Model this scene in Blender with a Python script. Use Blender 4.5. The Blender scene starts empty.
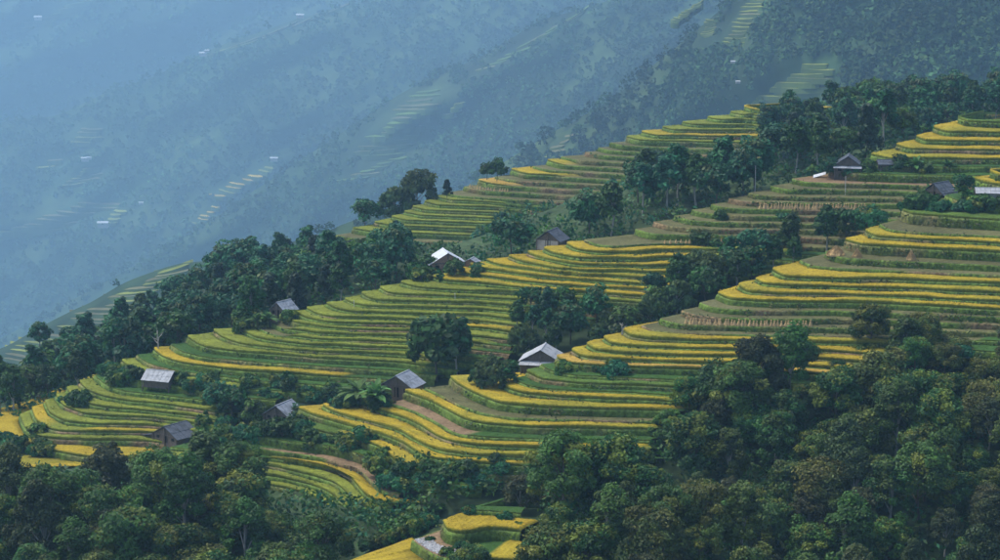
import bpy, math, random
import numpy as np
R = math.radians
rng = np.random.default_rng(7)
random.seed(7)
scene = bpy.context.scene
COL = scene.collection

# ------------------------------------------------------------------ camera
CAM = np.array([0.0, 0.0, 160.0])
PITCH, HFOV = R(11.5), R(26.0)
FPX = 500.0 / math.tan(HFOV / 2)
cd = bpy.data.cameras.new('camera'); cam = bpy.data.objects.new('camera', cd); COL.objects.link(cam)
cam.location = CAM; cam.rotation_euler = (math.pi / 2 - PITCH, 0, 0)
cd.sensor_width = 36.0; cd.lens = 18.0 / math.tan(HFOV / 2); cd.clip_start = 1.0; cd.clip_end = 30000.0
scene.camera = cam

# ------------------------------------------------------------------ sky, sun, exposure
SUN_EL, SUN_AZ = R(58), R(292)          # azimuth clockwise from +Y (the way the camera looks)
world = bpy.data.worlds.new('World'); scene.world = world; world.use_nodes = True
wn = world.node_tree.nodes; wl = world.node_tree.links
sky = wn.new('ShaderNodeTexSky'); sky.sky_type = 'NISHITA'; sky.sun_disc = False
sky.sun_elevation = SUN_EL; sky.sun_rotation = SUN_AZ
sky.air_density = 1.0; sky.dust_density = 3.0; sky.ozone_density = 1.0
wl.new(sky.outputs[0], wn['Background'].inputs[0]); wn['Background'].inputs[1].default_value = 0.15
sl = bpy.data.lights.new('sun', 'SUN'); sun = bpy.data.objects.new('sun', sl); COL.objects.link(sun)
sl.energy = 1.5; sl.angle = R(10); sl.color = (1.0, 0.94, 0.84)
sun.rotation_euler = (math.pi / 2 - SUN_EL, 0, math.pi - SUN_AZ)
sun.location = (0, 200, 600)
vs = scene.view_settings
vs.view_transform = 'Standard'; vs.look = 'None'; vs.gamma = 1.0; vs.exposure = 0.78; vs.use_curve_mapping = False
scene.cycles.use_denoising = True
scene.cycles.max_bounces = 6; scene.cycles.diffuse_bounces = 3; scene.cycles.glossy_bounces = 2
scene.cycles.transmission_bounces = 2; scene.cycles.volume_bounces = 2; scene.cycles.transparent_max_bounces = 8

# ------------------------------------------------------------------ helpers
def raydir(px, py):
    px = np.asarray(px, float); py = np.asarray(py, float)
    u = (px - 500) / FPX; v = (280 - py) / FPX
    return np.stack(np.broadcast_arrays(u, math.cos(PITCH) + v * math.sin(PITCH), -math.sin(PITCH) + v * math.cos(PITCH)), -1)
def on_plane(px, py, z):
    d = raydir(px, py); t = (np.asarray(z) - CAM[2]) / d[..., 2]
    return CAM + d * t[..., None]
def at_dist(px, py, D):                 # D measured along +Y
    d = raydir(px, py); t = np.asarray(D) / d[..., 1]
    return CAM + d * np.asarray(t)[..., None]
def to_px(P):
    P = np.asarray(P, float) - CAM
    fw = P[..., 1] * math.cos(PITCH) - P[..., 2] * math.sin(PITCH)
    up = P[..., 1] * math.sin(PITCH) + P[..., 2] * math.cos(PITCH)
    return 500 + FPX * P[..., 0] / fw, 280 - FPX * up / fw

def vnoise(P, scale, seed=0):           # smooth value noise, P (N,2) or (N,3) -> 0..1
    P = np.atleast_2d(np.asarray(P, float)) / scale
    if P.shape[1] == 2: P = np.concatenate([P, np.zeros((len(P), 1))], 1)
    i = np.floor(P).astype(np.int64); f = P - i; f = f * f * (3 - 2 * f)
    def h(a, b, c):
        n = (a * 374761393 + b * 668265263 + c * 2147483647 + seed * 144269) & 0x7fffffff
        n = ((n ^ (n >> 13)) * 1274126177) & 0x7fffffff
        n = ((n ^ (n >> 16)) * 739982445) & 0x7fffffff
        return ((n ^ (n >> 15)) & 0xffff) / 65535.0
    r = 0
    for a in (0, 1):
        for b in (0, 1):
            for c in (0, 1):
                w = (f[:, 0] if a else 1 - f[:, 0]) * (f[:, 1] if b else 1 - f[:, 1]) * (f[:, 2] if c else 1 - f[:, 2])
                r = r + w * h(i[:, 0] + a, i[:, 1] + b, i[:, 2] + c)
    return r
def fbm(P, scale, seed=0, octs=3):
    r = 0; a = 1; s = 0
    for k in range(octs):
        r = r + a * vnoise(P, scale / 2 ** k, seed + 11 * k); s += a; a *= .5
    return r / s

def mesh_np(name, verts, faces, colors=None, smooth=False):
    """verts (N,3); faces (M,k) or list of such; colors (N,3) linear -> attribute tint"""
    me = bpy.data.meshes.new(name)
    verts = np.asarray(verts, np.float32).reshape(-1, 3)
    fl = faces if isinstance(faces, list) else [faces]
    fl = [np.asarray(f, np.int32) for f in fl if len(f)]
    me.vertices.add(len(verts)); me.vertices.foreach_set('co', verts.ravel())
    nl = sum(f.size for f in fl); nf = sum(len(f) for f in fl)
    me.loops.add(nl); me.loops.foreach_set('vertex_index', np.concatenate([f.ravel() for f in fl]))
    me.polygons.add(nf)
    starts = []; o = 0
    for f in fl:
        starts.append(o + np.arange(len(f)) * f.shape[1]); o += f.size
    me.polygons.foreach_set('loop_start', np.concatenate(starts).astype(np.int32))
    me.polygons.foreach_set('use_smooth', np.full(nf, smooth))
    me.update(calc_edges=True)
    if colors is not None:
        at = me.attributes.new('tint', 'FLOAT_COLOR', 'POINT')
        c = np.ones((len(verts), 4), np.float32); c[:, :3] = colors
        at.data.foreach_set('color', c.ravel())
    return me
def obj(name, me, mat=None, parent=None, loc=None, rz=0.0):
    o = bpy.data.objects.new(name, me); COL.objects.link(o)
    if mat is not None and me is not None and not me.materials: me.materials.append(mat)
    if loc is not None: o.location = loc
    o.rotation_euler.z = rz
    if parent is not None: o.parent = parent
    return o
def tag(o, label=None, cat=None, group=None, kind=None):
    if label: o['label'] = label
    if cat: o['category'] = cat
    if group: o['group'] = group
    if kind: o['kind'] = kind
    return o
def empty(name, loc=(0, 0, 0), rz=0.0):
    o = bpy.data.objects.new(name, None); COL.objects.link(o)
    o.location = loc; o.rotation_euler.z = rz; o.empty_display_size = .5
    return o
def grid_faces(nr, nc, off=0):
    i = np.arange(nr - 1)[:, None] * nc + np.arange(nc - 1)[None]
    return (np.stack([i, i + 1, i + nc + 1, i + nc], -1).reshape(-1, 4) + off)

# ------------------------------------------------------------------ materials
def mat_tint(name, rough=.9, spec=.1, n1=(3.0, .75, 1.25), n2=(.5, .8, 1.2), hue=0.0, transl=0.0, bump=0.0, bscale=2.0, rnd=0.0):
    """base colour from the tint attribute, broken up by two noises in object space"""
    m = bpy.data.materials.new(name); m.use_nodes = True
    nt = m.node_tree; N = nt.nodes; L = nt.links
    bs = N['Principled BSDF']; bs.inputs['Roughness'].default_value = rough
    bs.inputs['Specular IOR Level'].default_value = spec
    a = N.new('ShaderNodeAttribute'); a.attribute_name = 'tint'
    tc = N.new('ShaderNodeTexCoord')
    cur = a.outputs['Color']
    for (sc, lo, hi) in (n1, n2):
        n = N.new('ShaderNodeTexNoise'); n.inputs['Scale'].default_value = sc; n.inputs['Detail'].default_value = 3
        L.new(tc.outputs['Object'], n.inputs['Vector'])
        mr = N.new('ShaderNodeMapRange'); mr.inputs['From Min'].default_value = .3; mr.inputs['From Max'].default_value = .7
        mr.inputs['To Min'].default_value = lo; mr.inputs['To Max'].default_value = hi
        L.new(n.outputs['Fac'], mr.inputs['Value'])
        mx = N.new('ShaderNodeVectorMath'); mx.operation = 'SCALE'
        L.new(cur, mx.inputs[0]); L.new(mr.outputs[0], mx.inputs['Scale']); cur = mx.outputs[0]
    if rnd or hue:
        oi = N.new('ShaderNodeObjectInfo')
        hs = N.new('ShaderNodeHueSaturation')
        mh = N.new('ShaderNodeMapRange'); mh.inputs['To Min'].default_value = .5 - hue; mh.inputs['To Max'].default_value = .5 + hue
        mv = N.new('ShaderNodeMapRange'); mv.inputs['To Min'].default_value = 1 - rnd; mv.inputs['To Max'].default_value = 1 + rnd
        ml = N.new('ShaderNodeMath'); ml.operation = 'MULTIPLY'; ml.inputs[1].default_value = 7.31
        fr = N.new('ShaderNodeMath'); fr.operation = 'FRACT'
        L.new(oi.outputs['Random'], mh.inputs['Value']); L.new(oi.outputs['Random'], ml.inputs[0]); L.new(ml.outputs[0], fr.inputs[0]); L.new(fr.outputs[0], mv.inputs['Value'])
        L.new(mh.outputs[0], hs.inputs['Hue']); L.new(mv.outputs[0], hs.inputs['Value']); L.new(cur, hs.inputs['Color'])
        cur = hs.outputs[0]
    L.new(cur, bs.inputs['Base Color'])
    if bump:
        n = N.new('ShaderNodeTexNoise'); n.inputs['Scale'].default_value = bscale; n.inputs['Detail'].default_value = 4
        L.new(tc.outputs['Object'], n.inputs['Vector'])
        b = N.new('ShaderNodeBump'); b.inputs['Strength'].default_value = bump; b.inputs['Distance'].default_value = .3
        L.new(n.outputs['Fac'], b.inputs['Height']); L.new(b.outputs[0], bs.inputs['Normal'])
    if transl:
        tr = N.new('ShaderNodeBsdfTranslucent'); L.new(cur, tr.inputs['Color'])
        mix = N.new('ShaderNodeMixShader'); mix.inputs[0].default_value = transl
        L.new(bs.outputs[0], mix.inputs[1]); L.new(tr.outputs[0], mix.inputs[2])
        L.new(mix.outputs[0], N['Material Output'].inputs['Surface'])
    return m
def mat_plain(name, col, rough=.8, spec=.2, scale=4.0, var=.25, stretch=(1, 1, 1), col2=None, thr=.55, bump=0.0, metal=0.0):
    m = bpy.data.materials.new(name); m.use_nodes = True
    nt = m.node_tree; N = nt.nodes; L = nt.links
    bs = N['Principled BSDF']; bs.inputs['Roughness'].default_value = rough; bs.inputs['Specular IOR Level'].default_value = spec
    bs.inputs['Metallic'].default_value = metal
    tc = N.new('ShaderNodeTexCoord'); mp = N.new('ShaderNodeMapping'); mp.inputs['Scale'].default_value = stretch
    L.new(tc.outputs['Object'], mp.inputs['Vector'])
    n = N.new('ShaderNodeTexNoise'); n.inputs['Scale'].default_value = scale; n.inputs['Detail'].default_value = 5
    L.new(mp.outputs[0], n.inputs['Vector'])
    cr = N.new('ShaderNodeValToRGB')
    c = np.array(col)
    cr.color_ramp.elements[0].position = .3; cr.color_ramp.elements[0].color = (*np.clip(c * (1 - var), 0, 1), 1)
    cr.color_ramp.elements[1].position = .7; cr.color_ramp.elements[1].color = (*np.clip(c * (1 + var), 0, 1), 1)
    L.new(n.outputs['Fac'], cr.inputs[0]); cur = cr.outputs[0]
    if col2 is not None:
        n2 = N.new('ShaderNodeTexNoise'); n2.inputs['Scale'].default_value = scale * .35; n2.inputs['Detail'].default_value = 6
        L.new(tc.outputs['Object'], n2.inputs['Vector'])
        r2 = N.new('ShaderNodeValToRGB'); r2.color_ramp.elements[0].position = thr - .07; r2.color_ramp.elements[1].position = thr + .1
        L.new(n2.outputs['Fac'], r2.inputs[0])
        mx = N.new('ShaderNodeMix'); mx.data_type = 'RGBA'
        L.new(r2.outputs[0], mx.inputs[0]); L.new(cur, mx.inputs[6]); mx.inputs[7].default_value = (*col2, 1); cur = mx.outputs[2]
    L.new(cur, bs.inputs['Base Color'])
    if bump:
        b = N.new('ShaderNodeBump'); b.inputs['Strength'].default_value = bump; b.inputs['Distance'].default_value = .05
        L.new(n.outputs['Fac'], b.inputs['Height']); L.new(b.outputs[0], bs.inputs['Normal'])
    return m
M_CROP = mat_tint('rice_crop', n1=(2.2, .72, 1.25), n2=(.22, .82, 1.15), bump=.6, bscale=5.0)
M_BANK = mat_tint('terrace_bank', n1=(1.6, .55, 1.4), n2=(.25, .75, 1.25), bump=.8, bscale=3.0)
M_LEAF = mat_tint('leaf', rough=.6, spec=.25, n1=(.8, .8, 1.2), n2=(.15, .85, 1.15), hue=.022, rnd=.28, transl=.25)
M_FAR = mat_tint('far_canopy', n1=(.03, .75, 1.25), n2=(.006, .75, 1.3))
M_GROUND = mat_tint('hillside_ground', n1=(.5, .6, 1.4), n2=(.06, .75, 1.25))
M_BARK = mat_plain('bark', (.10, .085, .065), scale=3, var=.4, stretch=(1, 1, .3))
M_PALEBARK = mat_plain('pale_bark', (.30, .29, .26), scale=3, var=.4, stretch=(1, 1, .3))

# ------------------------------------------------------------------ terraced spurs
# every line: outer edge of one terrace as pixels of the photograph, tip at the spur's nose first;
# heights come from the terraces' own spacing, distances from the height of each level.
FRONT = [
 ('g', [(990,170),(1000,174),(1150,178)]),
 ('g', [(974,177),(985,181),(1000,183),(1150,191)]),
 ('w', [(945,193),(960,199),(1000,202),(1150,210)]),
 ('G', [(902,208),(912,212),(930,213),(1000,218),(1150,226)]),
 ('s', [(880,221),(890,227),(920,229.5),(1000,233),(1150,241)]),
 ('g', [(865,229),(876,234.5),(920,237),(1000,241),(1150,249)]),
 ('g', [(845,238),(860,242.5),(920,246),(1000,250),(1150,258)]),
 ('s', [(826,248),(838,254),(860,256),(900,258),(1000,262.5),(1150,271)]),
 ('s', [(800,257),(810,262),(840,265),(900,267.5),(1000,272),(1150,281)]),
 ('g', [(772,268),(784,274.5),(810,276),(900,277),(1000,281),(1150,290)]),
 ('g', [(755,277),(764,282),(792,284),(840,284.5),(900,286),(1000,290.5),(1150,300)]),
 ('g', [(738,284),(748,290),(780,291.5),(840,292),(900,294),(1000,299),(1150,308)]),
 ('g', [(717,291),(730,297),(760,299),(840,300),(900,301.5),(1000,307),(1150,317)]),
 ('s', [(700,299),(710,303.5),(730,306),(760,307),(840,307.5),(1000,314),(1150,324)]),
 ('s', [(682,307),(692,311),(710,313.5),(760,315),(840,315.5),(1000,321),(1150,332)]),
 ('s', [(660,315),(670,319),(690,321.5),(740,323),(806,323.5),(1000,329),(1150,340)]),
 ('s', [(642,322),(652,327),(680,329.5),(740,331),(820,332),(1000,338),(1150,350)]),
 ('g', [(622,328),(630,334),(650,336.5),(700,338),(764,338.5),(900,342),(1150,360)]),
 ('g', [(603,336),(610,341.5),(640,344.5),(700,346),(820,348),(1150,370)]),
 ('g', [(586,342),(594,348),(620,351),(680,353),(800,355),(1150,380)]),
 ('g', [(571,348),(580,354),(600,356.5),(640,358.5),(676,359.5),(800,363),(1150,390)]),
 ('o', [(556,355),(568,361),(600,363.5),(640,365),(676,366),(800,370),(1150,399)]),
 ('w', [(540,362),(550,368),(570,372),(640,375.5),(800,381),(1150,408)]),
 ('G', [(526,369),(540,377),(580,380.5),(642,383),(800,390),(1150,418)]),
 ('w', [(513,376),(525,382),(540,385),(580,388),(640,390),(800,399),(1150,428)]),
 ('g', [(500,381),(510,387),(525,391),(560,394.5),(646,397),(800,407),(1150,438)]),
 ('g', [(450,375),(456,381),(466,386.5),(480,393),(500,400),(540,404.5),(600,406),(654,407),(800,416),(1150,448)]),
 ('s', [(424,384),(440,391),(455,400),(480,409.5),(510,414),(560,416),(640,417),(800,427),(1150,459)]),
 ('g', [(404,389),(415,393),(430,398),(450,409),(464,416.5),(484,421.5),(520,424),(560,425),(640,426),(800,437),(1150,470)]),
 ('D', [(388,399),(402,403),(416,408),(436,418),(455,430),(480,433.5),(540,436),(640,437),(800,448),(1150,482)]),
 ('g', [(370,404),(386,409.5),(405,415.5),(420,422),(434,432),(452,439),(480,443),(536,445.5),(640,447),(800,458),(1150,494)]),
 ('g', [(322,403),(330,408),(352,415),(375,420.5),(400,428),(412,435),(422,441),(440,447.5),(480,452.5),(540,455),(640,457),(800,468),(1150,506)]),
 ('g', [(298,406),(312,412.5),(340,420),(380,431),(402,439),(413,447.5),(426,454.5),(460,459),(508,462),(640,466),(800,478),(1150,518)]),
 ('m', [(292,420),(305,425),(344,434),(370,440),(386,447.5),(392,455.5),(400,462),(412,466.5),(440,469),(508,472),(640,476),(1150,530)]),
 ('w', [(250,432),(276,437),(328,442.5),(352,448),(371,455),(379,463),(384,470.5),(400,476),(440,480),(640,487),(1150,545)]),
 ('p', [(220,437),(260,443),(286,448),(320,454),(358,464),(366,471),(371,479),(380,487),(400,491),(440,494),(640,500),(1150,560)]),
 ('n', [(170,444),(240,453),(290,457),(320,463),(345,470.5),(355,478),(359,487),(366,494),(382,500),(440,506),(640,512),(1150,575)]),
 ('l', [(150,454),(240,460),(278,464.5),(310,471.5),(335,479),(346,487),(351,496),(362,503),(440,517),(640,524),(1150,590)]),
 ('l', [(150,464),(240,469),(283,475),(312,481.5),(331,489),(339,497),(348,506),(440,528),(640,536),(1150,605)]),
 ('l', [(150,474),(240,479),(283,484.5),(305,490.5),(321,497.5),(330,506),(346,516),(440,540),(640,548),(1150,620)]),
]
MIDDLE = [
 ('G', [(958,116),(968,119.5),(1000,120.5),(1100,122),(1200,124)]),
 ('g', [(933,126),(945,130.5),(1000,131),(1100,133),(1200,135)]),
 ('g', [(916,135),(925,139),(1000,140),(1100,142),(1200,144)]),
 ('g', [(896,143.5),(910,147.5),(1000,148.5),(1100,150),(1200,153)]),
 ('g', [(871,153),(890,157),(1000,157.5),(1100,159),(1200,163)]),
 ('w', [(850,159),(870,163.5),(1000,165),(1100,168),(1200,173)]),
 ('w', [(830,165),(850,170.5),(900,172),(1000,174),(1200,183)]),
 ('d', [(792,176),(805,179.5),(840,180.5),(900,182),(1000,186),(1200,195)]),
 ('s', [(771,183),(785,186.5),(840,187),(900,188.5),(1000,193),(1200,203)]),
 ('s', [(749,190),(762,193),(800,194),(900,195.5),(1000,200),(1200,211)]),
 ('s', [(729,195.5),(742,198.7),(780,199.8),(900,201.5),(1000,207),(1200,219)]),
 ('s', [(711,201.5),(725,205),(760,206.3),(864,207.5),(1000,214),(1200,227)]),
 ('s', [(692,207),(705,210.5),(740,213),(800,213.8),(864,215),(1000,222),(1200,236)]),
 ('s', [(674,213),(690,217.5),(720,219.5),(800,220.8),(864,222.5),(1000,231),(1200,246)]),
 ('s', [(654,219),(668,223),(690,225.5),(800,227.2),(864,230),(1000,240),(1200,256)]),
 ('s', [(635,226),(650,230.5),(690,232.3),(800,233.8),(864,238),(1000,249),(1200,266)]),
 ('s', [(585,236.5),(598,242),(620,243),(645,241),(690,240),(748,240.5),(864,247),(1000,259),(1200,277)]),
 ('q', [(566,242),(576,247.5),(600,250.5),(640,250.5),(660,248),(744,248),(864,256),(1000,270),(1200,289)]),
 ('q', [(543,247),(552,251.5),(580,256.3),(640,257.3),(660,255),(744,255),(864,264),(1000,280),(1200,300)]),
 ('q', [(527,251),(536,254.5),(550,257.5),(580,262),(640,263.8),(700,263),(864,273),(1000,291),(1200,312)]),
 ('q', [(508,254.5),(518,258.5),(530,261.3),(560,266.5),(640,270),(700,271),(864,282),(1000,301)]),
 ('q', [(486,258.5),(496,262),(510,264.5),(560,271.3),(640,276),(700,279),(864,291),(1000,311)]),
 ('q', [(469,263),(480,266.5),(500,269),(540,274.3),(584,278),(640,282),(864,300)]),
 ('q', [(453,268),(466,272),(480,273.6),(520,279),(560,283),(640,287.5),(864,309)]),
 ('q', [(430,274.5),(445,279),(478,281),(516,284.7),(560,289),(640,294),(864,318)]),
 ('l', [(400,280.5),(415,285),(440,287),(514,290),(560,295),(640,300.5),(864,327)]),
 ('l', [(379,285.5),(387,290.5),(400,292.3),(480,295),(515,297),(560,302),(640,307.5),(864,336)]),
 ('l', [(361,291.5),(370,297),(384,298.8),(480,301),(515,304),(640,315),(864,345)]),
 ('l', [(344,297),(354,302.3),(370,304.3),(480,307),(515,310.5),(640,322),(864,354)]),
 ('l', [(326,301.5),(336,307.3),(350,309.7),(420,311.7),(480,313),(515,317),(640,329),(864,363)]),
 ('l', [(306,306),(317,312.3),(330,314.7),(420,317.3),(480,319),(515,323.5),(640,336),(864,372)]),
 ('q', [(296,310.5),(306,316),(330,320.2),(420,322.8),(480,325),(515,330.5),(640,344),(864,381)]),
 ('t', [(283,315),(296,321),(330,325.8),(360,327),(420,329),(515,338),(640,352),(864,390)]),
 ('t', [(271,320),(284,326.5),(320,331),(408,334),(515,345),(640,360),(864,399)]),
 ('t', [(258,325),(272,332),(320,337),(410,340),(515,352),(640,368)]),
 ('l', [(240,327.5),(256,335),(280,339),(310,342.5),(404,346),(515,360),(640,376)]),
 ('l', [(213,328.5),(222,335.8),(240,341.5),(268,345),(300,348.5),(400,352.5),(515,368),(640,385)]),
 ('q', [(187,335),(197,342),(212,346),(248,350),(280,352.5),(310,355),(400,359.5),(515,376),(640,394)]),
 ('w', [(170,342),(182,350),(212,355.5),(248,359),(280,361),(310,363),(400,368),(515,385),(640,402)]),
 ('g', [(153,347.5),(162,355),(180,360.5),(212,365),(244,368.5),(300,372),(400,378),(515,394),(640,410)]),
 ('w', [(136,352.5),(147,361),(180,368.5),(212,373),(244,377),(300,381),(400,388),(515,403),(640,418)]),
 ('t', [(121,359),(130,366),(150,371.5),(180,376.5),(244,386),(300,390),(400,397),(640,427)]),
 ('w', [(108,366),(120,375),(145,380.5),(180,384.5),(244,395),(300,400),(400,407),(640,437)]),
 ('w', [(94,373),(105,383),(120,388),(150,391.5),(190,396),(244,405),(300,410),(640,448)]),
 ('t', [(79,380.5),(88,389),(105,395),(125,398.5),(150,400.5),(190,405.5),(244,414),(300,421)]),
 ('l', [(66,386.5),(73,396),(90,402.5),(110,405.7),(150,408),(190,413),(244,423),(300,432)]),
 ('l', [(55,393),(62,404),(85,411.5),(110,413.5),(150,415.3),(190,420.5),(244,432),(300,442)]),
 ('l', [(44,400),(49,411.5),(65,419.5),(90,421.5),(150,422.8),(190,428.5),(244,440),(300,452)]),
 ('q', [(31,407),(35,418.5),(46,426.5),(65,429),(90,429.5),(150,430.5),(190,436.5),(244,448),(300,462)]),
 ('t', [(19,413),(24,426),(36,434),(60,437),(150,438.5),(190,445),(244,456),(300,471)]),
 ('g', [(-30,424),(0,431),(30,443),(62,450.5),(98,457),(150,453),(200,457),(244,465),(300,481)]),
 ('g', [(-150,470),(-60,472),(0,466.5),(48,461.5),(70,463),(98,468),(150,466),(200,470),(300,492)]),
]
BACK = [
 ('g', [(744,106),(756,109.5),(830,107.5),(900,109),(1000,113),(1100,117)]),
 ('l', [(730,111),(742,113.7),(830,113.5),(900,116),(1100,124)]),
 ('l', [(707,116),(718,118.5),(755,118.8),(830,120),(1100,132)]),
 ('l', [(682,121),(694,123.7),(756,124),(830,126.5),(1100,140)]),
 ('l', [(662,126),(674,129),(756,129.5),(830,133),(1100,149)]),
 ('g', [(641,131),(655,134.3),(756,135.5),(830,140),(1100,157)]),
 ('l', [(626,135.5),(640,139),(756,142),(830,147),(1100,165)]),
 ('s', [(610,140.5),(622,143.5),(700,147),(756,149),(830,154),(1100,172)]),
 ('s', [(598,145.5),(610,148.5),(700,153),(830,161),(1100,180)]),
 ('s', [(585,150),(600,153.5),(700,158.5),(830,167)]),
 ('s', [(561,154.5),(576,158),(700,164.5),(830,174)]),
 ('z', [(547,159),(560,163),(620,166.5),(700,171),(830,181)]),
 ('s', [(533,164),(546,168),(620,172.5),(700,177),(830,188)]),
 ('z', [(511,168.5),(524,172.5),(620,178.5),(700,184),(830,196)]),
 ('s', [(495,174.5),(510,178),(620,184.5),(700,191),(830,204)]),
 ('S', [(478,179),(492,183),(620,191),(700,198),(830,212)]),
 ('s', [(464,184.5),(480,188.2),(620,197.5),(700,205)]),
 ('s', [(444,190.5),(460,194),(560,200),(620,204),(700,212)]),
 ('y', [(436,195.5),(450,199),(505,200.5),(560,206),(620,211),(700,219)]),
 ('y', [(424,200.5),(438,204),(505,206),(620,218),(700,226)]),
 ('y', [(412,205.5),(426,209),(505,211.7),(620,225),(700,233)]),
 ('y', [(404,210.5),(420,214.3),(505,217.5),(620,232)]),
 ('y', [(391,215.5),(406,219),(505,223),(620,239)]),
 ('y', [(374,221),(392,224.5),(490,228.5),(620,246)]),
 ('y', [(352,227),(374,230.5),(480,234.5),(620,253)]),
 ('s', [(336,233),(356,237),(480,241),(620,260)]),
 ('d', [(314,240),(340,244),(480,248),(620,267)]),
]
PAL = dict(gold=(.335,.252,.022), lime=(.160,.190,.026), green=(.085,.145,.026), stub=(.112,.112,.046), weed=(.042,.100,.020),
           dirt=(.215,.150,.085), orange=(.37,.25,.05), stem=(.130,.160,.022), bank=(.086,.138,.024), bankbrown=(.165,.120,.060), straw=(.50,.36,.18))
# crop height per kind of field and its top colour
KIND = {'g': (.80, 'gold', .12), 'l': (.72, 'lime', .2), 'G': (.68, 'green', .15), 's': (.10, 'stub', .3), 'w': (.35, 'weed', .3), 'd': (.06, 'dirt', .25),
        'o': (.75, 'orange', .15)}
def kind_at(k, px):
    """which crop stands at this pixel column of a mixed terrace"""
    if k == 'm': return np.where(px < 341, 'G', np.where(px < 416, 'g', 'w'))
    if k == 'n': return np.where(px < 272, 'w', np.where(px < 384, 'g', 'w'))
    if k == 'p': return np.where(px < 262, 'w', np.where(px < 395, 'd', 'w'))
    if k == 'D': return np.where(px < 466, 'd', np.where(vnoise(np.stack([px, 0 * px], 1), 40, 3) > .5, 's', 'w'))
    if k == 'z': return np.where(px < 562, 'g', 's')
    if k == 'y': return np.where(px < 500, 'l', 'w')
    if k == 'S': return np.where(px < 506, 'o', 's')
    if k == 'k': return np.where(px < 448, 'd', np.where(px < 486, 'w', 'g'))
    if k == 'q': return np.where(vnoise(np.stack([px, 0 * px], 1), 60, 5) > .42, 'g', 'l')
    if k == 't': return np.where(vnoise(np.stack([px, 0 * px], 1), 90, 9) > .5, 'l', 's')
    return np.where(px > -1e9, k, k)
def edge(tab):
    t = np.array(tab, float); return lambda px: np.interp(px, t[:, 0], t[:, 1])
E_FRONT = edge([(150,470),(280,505),(345,512),(385,500),(398,472),(500,464),(560,458),(640,448),(655,402),(690,385),(830,372),(900,345),(1000,335)])
E_MID = edge([(-200,500),(110,470),(200,462),(215,400),(235,384),(300,380),(400,366),(470,348),(508,336),(516,302),(560,300),(640,306),(700,270),(760,256),(800,246),(1200,250)])
def E_BACK(px): return np.where(px > 758, 108.5, np.where(px > 640, 165, np.where(px > 500, 200, 262)))
NWRAP = 9
class Spur: pass
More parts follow.
